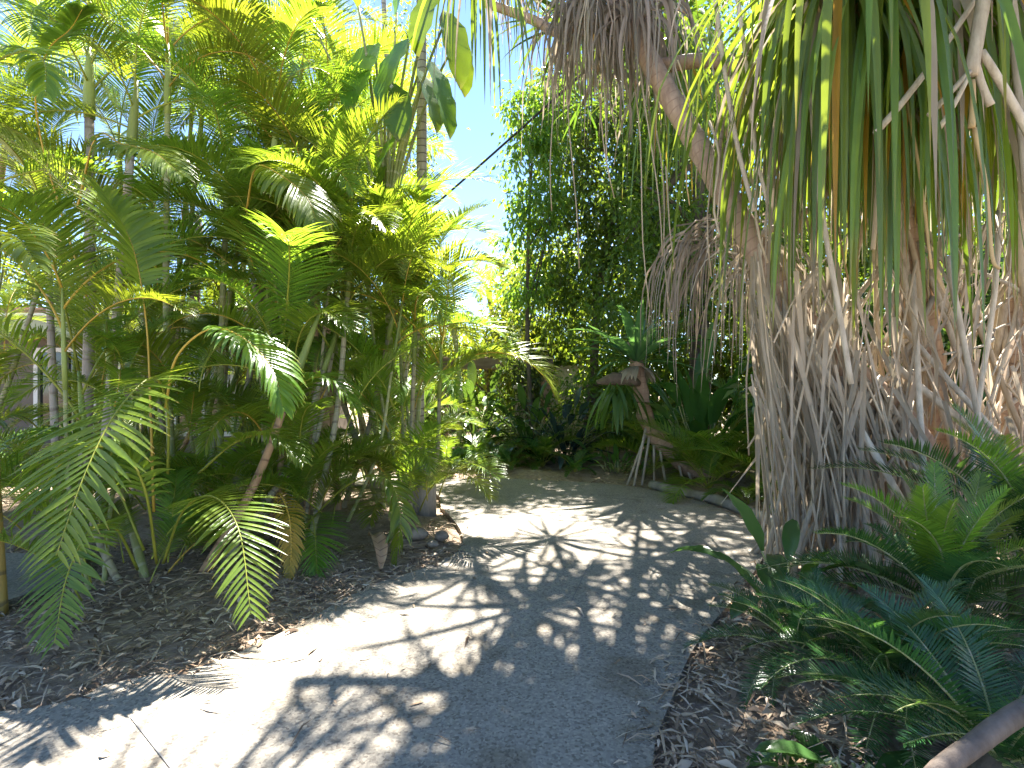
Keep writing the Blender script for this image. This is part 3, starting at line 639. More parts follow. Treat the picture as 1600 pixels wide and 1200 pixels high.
# extra hero fronds hung on the third of these clumps : pale drooping sheen fronds
for o in list(COL.objects):
    if o.get('label', '').startswith('pair of tall pale'): tall = o
    if o.get('label', '').startswith('areca clump with slender'): slim = o
b = tall.location; L = lambda x, y, d: P(x, y, d) - V(b)
hero(tall, [L(120, 330, 4.9), L(150, 215, 4.5), L(190, 225, 4.3), L(240, 238, 4.15), L(285, 275, 4.05)], AY, .36, .034, 36, .12, .1, .3, upv=(.2, -.5, .8))
hero(tall, [L(140, 480, 5.2), L(60, 200, 5.0), L(70, 90, 4.6), L(110, 45, 4.4), L(128, 15, 4.3)], AY, .3, .04, 30, .1, .2, .5, upv=(.2, -.5, .8))
b = slim.location; L = lambda x, y, d: P(x, y, d) - V(b)
hero(slim, [L(385, 330, 5.2), L(400, 262, 4.9), L(440, 275, 4.7), L(480, 310, 4.6), L(495, 350, 4.5)], AY, .40, .034, 36, .14, .1, .3, upv=(.2, -.5, .8))

# tall ringed palm beside the sky gap
b = V((-1.28, 7.6, 0)); t = thing('tall_palm', b, 'tall slender palm with grey ringed trunk beside the blue sky gap', 'palm')
pts = spline([V((-.05, 0, -.1)), V((-.02, 0, 2.5)), V((.02, 0, 4.6)), V((-.03, .1, 11.2))], 6)
mb = MB(); mb.tube(pts, [lerp(.095, .06, i / (len(pts) - 1)) for i in range(len(pts))], 12); mb.obj('trunk', ['palm_trunk'], t)
for k in range(9): frond(t, 'big', V((-.03, .1, 11.2)), k * 2.4, rad(R.uniform(-15, 15)), R.uniform(.6, .8), 0)
b = V((-1.75, 8.6, 0)); t = thing('tall_palm', b, 'thin mottled palm trunk left of the tall ringed trunk', 'palm')
pts = spline([V((0, 0, -.1)), V((.05, 0, 2.5)), V((-.12, 0, 4.6)), V((-.45, .1, 10.5))], 6)
mb = MB(); mb.tube(pts, [lerp(.055, .035, i / (len(pts) - 1)) for i in range(len(pts))], 10); mb.obj('trunk', ['palm_trunk'], t)
for k in range(8): frond(t, 'big', V((-.45, .1, 10.5)), k * 2.4, rad(R.uniform(-15, 15)), R.uniform(.55, .75), 0)

# paddle leaved plants (bird of paradise) high between the palms and the gap
def paddle_plant(base, leaves, label, stem_r=.05, group='giant bird of paradise plants'):
    base = V(base); t = thing('bird_of_paradise_plant', base, label, 'plant', group)
    mb = MB(); top = max((V(l[0]).z for l in leaves)) - base.z
    pts = spline([V((0, 0, -.1)), V((.05, 0, top * .3)), V((0, .05, top * .55))], 5); mb.tube(pts, [lerp(stem_r * 1.2, stem_r * .8, i / (len(pts) - 1)) for i in range(len(pts))], 9); mb.obj('trunk', ['cane_green'], t)
    hub = pts[-1]
    for (p, d, Ln, W, dr) in leaves:
        p = V(p) - base; lb = MB(); broad_leaf(lb, p, d, Ln, W, dr, 0, .25, 10, [.3, .7, .92, 1, 1, .98, .93, .84, .68, .42, .05])
        st = spline([hub, hub.lerp(p, .55) + V((0, 0, .25)), p], 5); lb.tube(st, [lerp(.026, .014, i / (len(st) - 1)) for i in range(len(st))], 7, 1)
        lb.obj('paddle_leaf', ['paddle', 'cane_green'], t)
    return t
paddle_plant((-1.7, 7.3, 0), [(P(585, 70, 7.2), (-.2, -.5, -.9), 1.3, .5, .1), (P(640, 190, 7.0), (-.5, -.3, -.8), 1.0, .42, .1), (P(655, 110, 7.2), (.35, -.2, -.9), .95, .4, .12), (P(600, 150, 7.4), (-.4, -.3, -.7), 1.1, .4, .1),
    (P(560, 10, 7.0), (-.3, -.2, .9), 1.4, .5, .12), (P(500, 60, 7.0), (-.5, .1, .8), 1.3, .45, .14), (P(600, 260, 7.2), (-.2, -.3, -.8), .6, .25, .1), (P(650, 330, 7.4), (.45, -.2, .6), .6, .2, .1), (P(620, 20, 7.3), (.2, .1, .9), 1.4, .5, .12), (P(672, 95, 7.0), (.3, -.2, -.9), 1.15, .42, .1), (P(640, 60, 6.9), (-.3, -.4, -.85), 1.2, .45, .1), (P(700, 20, 7.1), (.2, -.3, -.95), 1.2, .4, .1), (P(610, 130, 6.9), (.2, -.4, -.85), .95, .42, .1), (P(680, -20, 7.0), (-.2, -.3, -.9), 1.1, .45, .1), (P(715, 60, 7.4), (.15, -.2, -.95), .9, .34, .1)],
    'giant bird of paradise with broad torn paddle leaves left of the sky gap')
paddle_plant((-1.05, 10.5, 0), [(P(705, 430, 10.4), (.3, 0, .9), .9, .22, .06), (P(690, 420, 10.4), (.7, 0, -.2), .6, .3, .1), (P(675, 430, 10.4), (-.5, -.1, .6), .8, .3, .14), (P(690, 470, 10.4), (.5, -.4, .1), .7, .3, .14)],
    'small bird of paradise with one upright curled leaf against the sky')

# backdrop trees behind the palms
tree((-7.5, 13, 0), 5.5, .18, [(0, 0, 5, 3.0, 1.6, 2.6), (2.5, .5, 4, 1.8, 1.4, 2.0)], 'broad green tree behind the house roof on the far left', nclump=300, mat='tree_mid', seed=21)
tree((-3.2, 13.5, 0), 6.2, .18, [(0, 0, 5.0, 1.5, 1.5, 2.2), (-1.6, 0, 3.4, 1.6, 1.2, 1.6), (.6, .2, 2.6, 1.2, 1.0, 1.2)], 'mid green tree behind the areca clumps left of the sky gap', nclump=260, mat='tree_mid', seed=22)
tree((-3.0, 13.6, 0), 9.5, .12, [(0, 0, 8.8, 1.3, 1.0, 2.4), (-.8, .2, 6.0, 1.1, .9, 1.6), (.5, 0, 6.8, .7, .7, 1.0)], 'tall light green tree closing the left side of the sky gap', nclump=210, mat='tree_bright', seed=27, hang=.6)
tree((-.7, 14, 0), 2.6, .09, [(0, 0, 2.4, 1.5, 1.0, .9), (.9, .4, 2.9, .9, .8, .8)], 'bright yellow green bush below the sky gap', 'bush', nclump=150, mat='tree_bright', seed=23, cat='bush', leaf=.14)
tree((.6, 15.5, 0), 3.8, .12, [(0, 0, 3.6, 1.3, 1.2, 1.4), (.9, 0, 2.6, 1.3, 1.0, 1.2)], 'sunlit light green tree below the distant palm heads', nclump=190, mat='tree_bright', seed=24, leaf=.15)
for (x, y, d, lab) in ((772, 385, 26, 'distant palm head drooping against the sky, upper one'), (752, 432, 23, 'distant palm head leaning left, lower one against the sky')):
    b = P(x, y, d); top = b.z; t = thing('distant_palm', (b.x + .8, d, 0), lab, 'palm', 'distant palms in the sky gap')
    mb = MB(); pts = spline([V((0, 0, -.1)), V((-.1, 0, top * .5)), V((-.5, 0, top - .6))], 5); mb.tube(pts, [.12] * len(pts), 7); mb.obj('trunk', ['wood'], t)
    for k in range(9): frond(t, 'distant', V((-.5, 0, top - .6)), k * 2.4, rad(R.uniform(-10, 20)), R.uniform(.7, .95))

# ================================================================== MIDDLE
# fig tree with hanging leafy curtain right of the gap
tree((1.9, 12.8, 0), 7.6, .11, [(.5, .3, 6.7, 1.6, 1.2, 2.1), (-.6, .0, 4.8, 1.0, .9, 2.0), (.7, .3, 4.2, 1.4, 1.0, 1.7), (2.0, .4, 6.0, 1.5, 1.1, 2.2), (-.5, .1, 3.0, .8, .6, .8), (2.5, .4, 4.0, 1.2, 1.0, 1.3), (-.4, 0, 8.0, 1.1, 1.1, 1.4), (1.8, .2, 8.8, 1.8, 1.2, 1.6)],
     'dense small leaved tree with drooping leaf curtains right of the sky gap', nclump=1150, per=28, leaf=.16, mat='tree_dark', seed=31, hang=.7, clump_r=.32, limbs=16, lean=(.9, 0), shell=.35)
tree((.45, 11.6, 0), 7.0, .05, [(-.15, .1, 4.2, .45, .4, 1.4), (.0, 0, 5.9, .6, .5, 1.3), (.2, 0, 7.2, .75, .6, .9)], 'slim bright leaved tree edging the right of the sky gap', nclump=170, per=26, leaf=.15, mat='tree_bright', seed=32, hang=.8, clump_r=.28, limbs=6)
tree((3.6, 10.5, 0), 6.5, .2, [(0, 0, 5.2, 1.9, 1.3, 2.4), (-1.2, 0, 3.0, 1.3, 1.0, 1.4), (1.5, 0, 3.2, 1.5, 1.0, 1.8), (.5, 0, 7.6, 2, 1.2, 1.4)], 'dark tree behind the leaning pandanus trunk', nclump=700, mat='tree_mid', seed=33, leaf=.14, hang=.5)
tree((7.6, 10.0, 0), 6.5, .2, [(0, 0, 5.0, 2.1, 1.3, 2.6), (-1.8, 0, 3.2, 1.4, 1.0, 2.0), (1.5, 0, 2.6, 1.6, 1.0, 2.0)], 'shady tree behind the hanging green strap leaves', nclump=600, mat='tree_mid', seed=34, leaf=.16)
tree((1.8, 16.5, 0), 5.0, .2, [(0, 0, 4.2, 2.6, 1.3, 2.0), (2.6, 0, 3.2, 2.2, 1.2, 2.2), (5, .5, 4.5, 2.4, 1.2, 3)], 'pale green tree far behind the small leaved tree', nclump=330, mat='tree_bright', seed=35, leaf=.18)
for i, (x, y, h, lab, mt) in enumerate(((-14, 17, 5.5, 'tree line crown far left beyond the house roof', 'tree_mid'), (-9, 18, 5, 'leafy tree behind the house ridge', 'tree_mid'), (-4.5, 18, 4.2, 'leafy tree low behind the back areca clump', 'tree_mid'), (-1.6, 18.5, 2.8, 'low leafy tree under the distant palms', 'tree_mid'), (9, 16, 6, 'big tree far right behind the screw pine', 'tree_dark'), (13, 14, 6.5, 'big tree beyond the right edge of the bed', 'tree_dark'))):
    tree((x, y, 0), h, .2, [(0, 0, h * .62, 2.9, 1.3, h * .42), (.6, -.4, h * .3, 2.7, 1.0, h * .32)], lab, nclump=300, per=24, leaf=.22, mat=mt, seed=60 + i, clump_r=.45)
for i, (x, y, lab) in enumerate(((.8, 15, 'leafy bush closing the view above the pale wall'), (3.2, 13, 'wide leafy bush behind the nest fern'), (5.6, 12, 'wide leafy bush in the gap behind the diagonal trunk'))):
    tree((x, y, 0), 2.4, .08, [(0, 0, 1.7, 1.5, .8, 1.5), (.5, .2, .7, 1.5, .8, .8)], lab, 'bush', nclump=330, per=26, leaf=.18, mat='tree_mid', seed=80 + i, cat='bush', clump_r=.35)
# pergola
t = thing('pergola', (-.5, 12.6, 0), 'low weathered timber pergola beam on posts at the end of the path', 'pergola')
mb = MB(); mb.box((.1, 0, 1.98), (2.7, .14, .24)); mb.obj('beam', ['beam'], t, False)
mb = MB(); mb.box((.1, .9, 1.98), (2.7, .14, .24)); mb.obj('beam', ['beam'], t, False)
for x in (-1.15, 1.3):
    for y in (0, .9):
        mb = MB(); mb.box((x, y, .93), (.14, .13, 1.855)); mb.obj('post', ['beam'], t, False)
for k in range(6):
    mb = MB(); mb.box((-1.1 + k * .48, .45, 2.131), (.06, 1.5, .06)); mb.obj('rafter', ['beam'], t, False)
t = thing('brick_pier', (.28, 12.2, 0), 'pinkish rendered pier standing under the pergola end', 'pier')
mb = MB(); mb.box((0, 0, .7), (.42, .4, 1.4)); mb.obj('shaft', ['brick'], t, False)
mb = MB(); mb.box((0, 0, 1.435), (.5, .48, .07)); mb.obj('cap', ['palewall'], t, False)
t = thing('garden_wall', (2.2, 14.4, 0), 'pale rendered garden wall glimpsed behind the blue grey shrub', 'wall')
mb = MB(); mb.box((0, 0, .95), (2.6, .18, 1.9)); mb.obj('panel', ['palewall'], t, False)
mb = MB(); mb.box((0, 0, 1.94), (2.7, .28, .08)); mb.obj('coping', ['brick'], t, False)
# climber on the pergola end
me_, _ = leaves_mesh('foliage', [(0, 0, 1.9, .5, .3, .35), (.25, 0, 1.1, .25, .2, .9), (-.1, -.1, .4, .3, .25, .45)], 75, 22, .12, 'ivy', 41, .6, .2)
t = thing('climber', (.2, 11.8, 0), 'leafy climber trailing down the pergola end post', 'climber'); link('foliage', me_, t)
mb = MB(); pts = spline([V((.05, 0, -.05)), V((.15, .05, .7)), V((.0, 0, 1.3)), V((.1, .1, 2.0))], 5); mb.tube(pts, [.02] * len(pts), 6); mb.obj('stem', ['wood'], t)
# dark undergrowth along the far edge
und = [(-1.15, 9.4, 'fern', 12, 1.15, 'arching fern left of the path end under the pergola'), (-.55, 10.3, 'dark', 9, .75, 'dark young palm under the middle of the pergola'), (.0, 9.4, 'fern', 10, .8, 'low fern at the far kerb under the climber'), (.55, 9.7, 'fern', 12, 1.0, 'dusky fern in front of the pale garden wall'), (1.05, 9.1, 'fern', 9, .7, 'small fern left of the pandanus prop roots')]
for x, y, k, n, s, lab in und: ferny((x, y, .0), k, n, s, lab, group='ferns along the far edge of the path')
leafy_plant((1.0, 10.2, 0), 90, .6, .13, 1.0, 'bluish grey leaved shrub in deep shade left of the nest fern', 'blue', group=None, e=(10, 80), spread=.3)
leafy_plant((.35, 10.6, 0), 80, .6, .18, 1.1, 'dark broad leaved shrub below the pergola pier', 'broad', e=(10, 80), spread=.3)
leafy_plant((-.75, 10.9, 0), 90, .65, .2, 1.3, 'dark glossy shrub in the shade behind the arching fern', 'broad', e=(10, 80), spread=.3)
leafy_plant((-1.9, 11.3, 0), 90, .65, .2, 1.5, 'broad leaved shrub behind the post and areca clump', 'broad', e=(10, 80), spread=.3)
leafy_plant((1.75, 9.0, 0), 30, .28, .07, .25, 'small light green bush at the foot of the leaning pandanus', 'broad_mid', e=(20, 85), spread=.25)
leafy_plant((2.05, 8.7, 0), 20, .25, .06, .25, 'tiny yellow green seedling by the curved kerb', 'broad_mid', e=(20, 85), spread=.15)
leafy_plant((3.0, 8.6, 0), 60, .9, .2, 1.5, 'dark glossy large leaved plant right of the nest fern', 'broad', e=(35, 85), spread=.3)
tree((1.6, 11.2, 0), 1.5, .05, [(0, 0, .9, .8, .5, .75), (.9, .2, .8, .7, .5, .7)], 'shady small leaved bush under the fig leaves left of the nest fern', 'bush', nclump=150, per=24, leaf=.11, mat='tree_dark', seed=90, cat='bush', clump_r=.25)
fp = [(2.75, 7.6, 'areca', 10, .72, 'leafy palm seedling right of the leaning pandanus foot'), (3.3, 8.3, 'areca', 10, .9, 'green palm seedling behind the curved edging'), (3.5, 7.0, 'dark', 10, .7, 'shaded palm seedling against the root curtain'), (2.5, 9.6, 'dark', 10, .9, 'palm seedling behind the nest fern'), (4.2, 8.8, 'dark', 11, 1.1, 'tall palm seedling in the dark behind the roots'), (2.9, 6.7, 'fern', 9, .75, 'fern on the bank by the edging strip')]
for x, y, k, n, s, lab in fp: ferny((x, y, .0), k, n, s, lab, name='palm_seedling' if k != 'fern' else 'fern', cat='palm' if k != 'fern' else 'fern', group='green seedlings on the right bank')

# leaning pandanus with nest fern
b = G(1105, 752); t = thing('young_pandanus', b, 'small leaning trunk with prop roots carrying the nest fern', 'tree')
L = lambda x, y, d: P(x, y, d) - b
pts = spline([L(1120, 762, 8.4), L(1075, 728, 8.35), L(1032, 690, 8.3), L(1010, 655, 8.3), L(1002, 615, 8.3), L(996, 575, 8.3), L(985, 535, 8.35)], 5)
mb = MB(); mb.tube(pts, [lerp(.15, .085, i / (len(pts) - 1)) * (1 + .1 * math.sin(i * 1.3)) for i in range(len(pts))], 10, lump=.05); mb.obj('trunk', ['pand_trunk'], t)
for (x0, y0, x1, y1) in ((1012, 672, 980, 752), (1015, 680, 1003, 758), (1022, 690, 1022, 755), (1030, 695, 1040, 760), (1010, 665, 990, 756), (1060, 722, 1068, 764), (1075, 735, 1082, 764)):
    mb = MB(); a = L(x0, y0, 8.25); e = L(x1, y1, 8.1 + R.uniform(-.1, .2)); e.z = -.02
    mb.tube([a, a.lerp(e, .5), e], [.022, .02, .018], 6); mb.obj('prop_root', ['root'], t)
b = P(995, 570, 8.2); t = thing('nest_fern', b, 'blue green birds nest fern with long upright leaves on the leaning trunk', 'fern')
mb = MB()
for k in range(26):
    az = k * 2.4; el = rad(R.uniform(2, 72)); d = V((math.cos(az) * math.cos(el), math.sin(az) * math.cos(el), math.sin(el)))
    broad_leaf(mb, V((0, 0, .02)) + d * .05, d, R.uniform(.75, 1.3), R.uniform(.1, .16), R.uniform(.05, .16), 0, .3, 9)
mb.obj('foliage', ['nest'], t)
mb = MB()
for k in range(40):
    az = R.uniform(0, 6.28); d = V((math.cos(az), math.sin(az), -.2)); broad_leaf(mb, V((0, 0, -.02)), d, R.uniform(.3, .5), .08, .35, 0, .3, 6)
mb.obj('dry_skirt', ['dead'], t)
b = P(968, 600, 8.1); t = thing('staghorn_fern', b, 'staghorn fern hanging in a green beard under the nest fern', 'fern')
mb = MB()
for k in range(34):
    az = R.uniform(0, 6.28); d = V((math.cos(az) * .5, math.sin(az) * .4, -.5)); broad_leaf(mb, V((R.uniform(-.15, .15), R.uniform(-.1, .1), R.uniform(-.1, .05))), d, R.uniform(.5, .95), R.uniform(.05, .09), .3, 0, .3, 7)
mb.obj('foliage', ['fern'], t)
mb = MB(); mb.tube([V((-.34, 0, .02)), V((-.1, 0, .08)), V((.2, .05, .05)), V((.32, .08, .0))], [.03, .1, .1, .04], 9, lump=.1); mb.obj('shield_fronds', ['wood'], t)

# ================================================================== RIGHT: the big pandanus
b = G(1500, 880); pa = thing('pandanus', b, 'large leaning screw pine with a brown diagonal trunk and a shady crown over the path', 'pandanus tree')
L = lambda x, y, d: P(x, y, d) - b
tp = spline([L(1530, 900, 4.6), L(1430, 690, 4.55), L(1300, 555, 4.6), L(1225, 470, 4.7), L(1160, 350, 4.9), L(1080, 210, 5.2), L(1010, 85, 5.5), L(960, -20, 5.9)], 6)
mb = MB(); nT = len(tp); mb.tube(tp, [lerp(.135, .092, i / (nT - 1)) * (1 + .04 * math.sin(i * 2.2)) for i in range(nT)], 14, lump=.035); mb.obj('trunk', ['pand_trunk'], pa)
def branch(par, pts, r0, r1, mat='pand_trunk', name='branch', sides=9):
    pts = spline(pts, 5); mb = MB(); n = len(pts); mb.tube(pts, [lerp(r0, r1, i / (n - 1)) for i in range(n)], sides, lump=.03); return mb.obj(name, [mat], par)
top = tp[-1]; fork = tp[-8]
branch(pa, [fork, L(1110, 95, 5.5), L(1180, 122, 5.4), L(1240, 90, 5.3), L(1330, -40, 5.2)], .075, .06)
branch(pa, [tp[-16], L(1130, 170, 5.3), L(1160, 185, 5.5), L(1180, 150, 5.8)], .045, .035)
branch(pa, [L(760, 5, 6.4), L(830, 30, 6.2), L(880, 52, 6.0), L(950, 30, 5.85)], .05, .06)
# crown: rosettes whose shade falls on the path (sun straight ahead, 55 degrees up)
SUN_EL, SUN_AZ = rad(58), rad(12)
def over(x, y, z):
    g = G(x, y); k = z / math.tan(SUN_EL)
    return V((g.x + k * math.sin(SUN_AZ), g.y + k * math.cos(SUN_AZ), z))
crown = [(825, 950, 6.6), (860, 842, 6.3), (715, 1090, 6.9), (940, 1145, 6.2), (1010, 875, 6.0), (1130, 900, 6.4), (800, 1150, 6.8), (690, 1195, 7.3), (1090, 825, 6.7), (740, 900, 7.4), (880, 1075, 7.4),
         (1100, 1110, 6.2), (1090, 1190, 7.1), (1190, 1000, 6.5), (1000, 805, 7.2), (905, 905, 6.9), (985, 935, 6.4), (1070, 865, 7.1)]
ctr = V(pa.location) + top
for i, (x, y, z) in enumerate(crown):
    p = over(x, y, z); lp = p - V(pa.location)
    hub = top + V((R.uniform(-.2, .2), R.uniform(-.1, .3), R.uniform(.0, .5)))
    branch(pa, [hub, hub.lerp(lp, .5) + V((0, 0, -.15)), lp - V((0, 0, .1))], .05, .035, sides=7)
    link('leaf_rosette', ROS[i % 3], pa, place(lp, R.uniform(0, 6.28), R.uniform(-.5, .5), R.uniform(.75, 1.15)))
    if i % 5 == 0: link('dead_leaf_skirt', SKT[i % 3], pa, place(lp - V((0, 0, .12)), R.uniform(0, 6.28), 0, R.uniform(.6, .9)))
# brown skirt hanging at the top of the view and other hanging dead leaf curtains
for (x, y, d, me_, s) in ((905, -40, 5.9, SKL[0], .9), (965, -20, 5.8, SKL[1], .9), (1000, 0, 5.6, SKT[1], 1.1), (930, 0, 5.7, SKT[2], 1.1), (800, -60, 6.3, SKT[0], .7)):
    link('dead_leaf_skirt', me_, pa, place(L(x, y, d), R.uniform(0, 6.28), 0, s))
for (x, y, d, s) in ((1105, 365, 5.9, .9), (1140, 350, 5.7, .9), (1180, 400, 5.2, .8)):
    link('dead_leaf_skirt', SKG[int(x) % 2], pa, place(L(x, y, d), R.uniform(0, 6.28), 0, s))
for (x, y, d, s) in ((745, -130, 5.0, .62), (1010, -140, 6.4, .8), (1060, 60, 6.6, .8)):
    link('leaf_rosette', ROSD[int(x) % 4], pa, place(L(x, y, d), R.uniform(0, 6.28), 0, s))
# thin hanging aerial roots
def strand(par, a, e, r, mat, name, wob=.06, sides=5, n=7):
    a, e = V(a), V(e); pts = []
    o = V((R.uniform(-wob, wob), R.uniform(-wob, wob), 0)); o2 = V((R.uniform(-wob, wob), R.uniform(-wob, wob), 0))
    for i in range(n + 1):
        t = i / n; pts.append(a.lerp(e, t) + o * math.sin(PI * t) + o2 * math.sin(2 * PI * t))
    mb = MB(); mb.tube(pts, [r * lerp(1, .8, i / n) for i in range(n + 1)], sides, cap=True); return mb.obj(name, [mat], par)
for (x, y0, x1, y1, d) in ((855, 60, 862, 330, 5.8), (885, 80, 905, 420, 6), (935, 60, 948, 250, 5.7), (965, 130, 958, 185, 5.6), (990, 120, 1015, 480, 5.9), (1025, 200, 1050, 500, 5.8), (1040, 260, 1055, 420, 5.6), (930, 100, 960, 310, 6.1), (1000, 100, 1035, 400, 5.5)):
    strand(pa, L(x, y0, d), L(x1, y1, d), .008, 'root_tan', 'aerial_root', .04)

for i in range(26):
    x = R.uniform(1050, 1420); y0 = R.uniform(-30, 200); d = R.uniform(4.2, 5.8)
    strand(pa, L(x, y0, d), L(x + R.uniform(0, 40), y0 + R.uniform(200, 420), d - .1), R.uniform(.006, .014), R.choice(('root_tan', 'root_tip', 'root')), 'aerial_root', .06, 5)
# prop roots of the leaning trunk
NR = 0
for i in range(66):
    s = R.random(); k = int(lerp(6, 26, s)); a = tp[k] + V((R.uniform(-.12, .12), R.uniform(-.15, .15), R.uniform(-.05, .1)))
    gx_ = P(R.uniform(1195, 1400), 600, 4.3).x + R.uniform(-.1, .1); gy_ = R.uniform(3.95, 4.9)
    e = V((gx_, gy_, -.03)) - b
    if s > .75: e = e + V((R.uniform(0, .6), R.uniform(-.3, .4), 0)); e.z = -.03
    if s > .6: a = tp[int(lerp(8, 22, R.random()))]
    r = R.choice((.010, .014, .018, .024, .032))
    strand(pa, a, e, r, R.choice(('root', 'root', 'root_tan')), 'prop_root', .08, 7)
for i in range(30):
    k = R.randrange(7, 22); a = tp[k] + V((R.uniform(-.08, .08), R.uniform(-.2, .05), R.uniform(-.08, .02))); rt_ = R.random() < .65
    e = a + V((R.uniform(.25, 1.1) if rt_ else R.uniform(-.35, .1), R.uniform(-.35, .1), 0)); e.z = -.03 if R.random() < .75 else a.z * R.uniform(.2, .6)
    e.x = max(e.x, P(1205, 600, 4.3).x - b.x)
    strand(pa, a, e, R.choice((.016, .02, .026, .034)), R.choice(('root', 'root', 'root_tan')), 'prop_root', .05, 8)
# fine hanging fibres and dead straps between the roots : uncountable
mb = MB()
for i in range(310):
    x = R.uniform(1172, 1345) if R.random() < .75 else R.uniform(1300, 1600); y0 = R.uniform(380, 640) + max(0, (x - 1230)) * .35; d = R.uniform(4.05, 5.0)
    a = L(x, y0, d); ln_ = R.uniform(.5, 2.2); e = a + V(((abs(R.gauss(0, .28)) if x < 1270 else R.gauss(0, .32)), R.uniform(-.25, .2), -ln_)); e.z = max(e.z, -.02)
    md = a.lerp(e, .5) + V((R.uniform(-.06, .06), R.uniform(-.06, .06), 0)); pts = spline([a, md, e], 3); n = len(pts)
    if R.random() < .3: mb.tube(pts, [R.uniform(.004, .012)] * n, 5, 0)
    else: w_ = R.uniform(.015, .048); mb.strip(pts, [w_ * lerp(1, .18, (i_ / (n - 1)) ** 2) * R.uniform(.7, 1.15) for i_ in range(n)], V((R.uniform(-.5, .5), -1, R.uniform(-.3, .3))), 1, R.choice((.4, .9)))
mb.obj('hanging_fibres', ['root_tan', 'dead'], pa)['kind'] = 'stuff'

# second pandanus further right : tangled roots and the long green hanging leaves
b = V((3.9, 5.0, 0)); pb_ = thing('pandanus', b, 'screw pine at the right edge with long green strap leaves above tangled grey roots', 'pandanus tree')
L = lambda x, y, d: P(x, y, d) - b
t2 = spline([V((.1, .1, -.1)), L(1450, 560, 4.9), L(1400, 300, 4.8), L(1380, 60, 4.6), L(1420, -180, 4.4)], 6)
mb = MB(); n2 = len(t2); mb.tube(t2, [lerp(.13, .09, i / (n2 - 1)) for i in range(n2)], 12, lump=.03); mb.obj('trunk', ['pand_trunk'], pb_)
t3 = spline([V((.5, .3, -.1)), L(1590, 560, 4.8), L(1600, 200, 4.6), L(1640, -150, 4.3)], 6)
mb = MB(); mb.tube(t3, [lerp(.11, .08, i / (len(t3) - 1)) for i in range(len(t3))], 12, lump=.03); mb.obj('trunk', ['pand_trunk'], pb_)
for i, (x, y, d, s) in enumerate(((1290, -70, 3.9, .80), (1300, -60, 3.6, .74), (1320, -110, 3.4, .92), (1385, -70, 3.5, .95), (1440, -110, 3.8, .86), (1310, -40, 4.3, 1.0), (1370, -20, 4.2, 1.0), (1500, -60, 4.4, 1.0), (1570, -120, 4.0, .9), (1640, -40, 4.2, 1.0), (1330, -60, 4.7, 1.0), (1270, -60, 4.5, .8), (1470, -40, 3.6, .7), (1550, -60, 3.6, .6))):
    q = L(x, y, d); link('leaf_rosette', ROSD[i % 4], pb_, place(q, R.uniform(0, 6.28), 0, s))
    branch(pb_, [t2[-1] if x < 1480 else t3[-1], (t2[-1] if x < 1480 else t3[-1]).lerp(q, .5) + V((0, 0, .15)), q], .05, .035, sides=7)
    if i in (5, 9): link('dead_leaf_skirt', SKL[i % 2], pb_, place(q - V((0, 0, .15)), R.uniform(0, 6.28), 0, s))
SKC = [skirt_mesh(46, 2.3, .045, 'dead', .22, seed=s, spread=.07) for s in (21, 22, 23)]
for i, (x, y, d, s_) in enumerate(((1330, 60, 4.9, 1.0), (1375, 60, 4.5, .9), (1440, 40, 4.7, .85), (1500, 60, 4.6, .8), (1570, 40, 4.6, .8), (1340, 160, 4.3, .7))):
    link('dead_leaf_skirt', SKC[i % 3], pb_, place(L(x, y, d), R.uniform(0, 6.28), 0, s_))
# forked grey root coming down from above, near
near = [([(1545, -60), (1530, 40), (1517, 118)], .036, .032, 'root', 3.0), ([(1515, 112), (1480, 150), (1452, 180)], .014, .016, 'root', 2.98), ([(1513, 120), (1490, 165), (1468, 200)], .012, .014, 'root', 2.97), ([(1520, 125), (1520, 165), (1518, 200)], .012, .018, 'root_tip', 2.99),
        ([(1522, 200), (1540, 290), (1550, 400), (1562, 420)], .012, .009, 'root_tip', 3.0), ([(1525, 100), (1535, 135), (1548, 165)], .017, .02, 'root', 3.0), ([(1533, 80), (1570, 140), (1605, 205), (1640, 280)], .020, .022, 'root', 3.0),
        ([(1530, -10), (1470, 80), (1410, 160), (1368, 208)], .016, .02, 'root', 3.1), ([(1570, -60), (1590, 100), (1606, 300)], .03, .028, 'root', 3.2), ([(1115, -20), (1135, 130), (1155, 240), (1178, 330)], .016, .017, 'root', 3.9), ([(1150, -20), (1165, 90), (1180, 230), (1200, 320)], .016, .014, 'root', 4.0),
        ([(1258, -20), (1265, 120), (1280, 300), (1310, 480), (1330, 600)], .016, .018, 'root', 3.6), ([(1275, 0), (1300, 80), (1325, 170), (1338, 270)], .009, .006, 'root_tip', 3.5), ([(1372, 200), (1370, 300), (1364, 390)], .015, .015, 'root_tan', 3.7), ([(1418, 160), (1440, 290), (1455, 420)], .009, .008, 'root_tip', 3.4)]
for pts, r0, r1, mt, d in near: branch(pb_, [L(x, y, d) for x, y in pts], r0, r1, mt, 'aerial_root', 8)
strand(pb_, L(1425, 430, 4.5), L(1450, 810, 4.0), .026, 'root', 'prop_root', .01, 9)
strand(pb_, L(1560, 330, 4.4), L(1517, 810, 4.1), .022, 'root', 'prop_root', .02, 9)
strand(pb_, L(1480, 400, 4.0), L(1540, 760, 4.0), .022, 'root', 'prop_root', .02, 8)
strand(pb_, L(1385, 560, 4.5), L(1650, 790, 4.3), .032, 'root', 'prop_root', .05, 9)
strand(pb_, L(1400, 500, 4.6), L(1560, 680, 4.1), .025, 'root', 'prop_root', .02, 9)
strand(pb_, L(1235, 490, 4.5), L(1420, 800, 4.0), .03, 'root', 'prop_root', .02, 9)
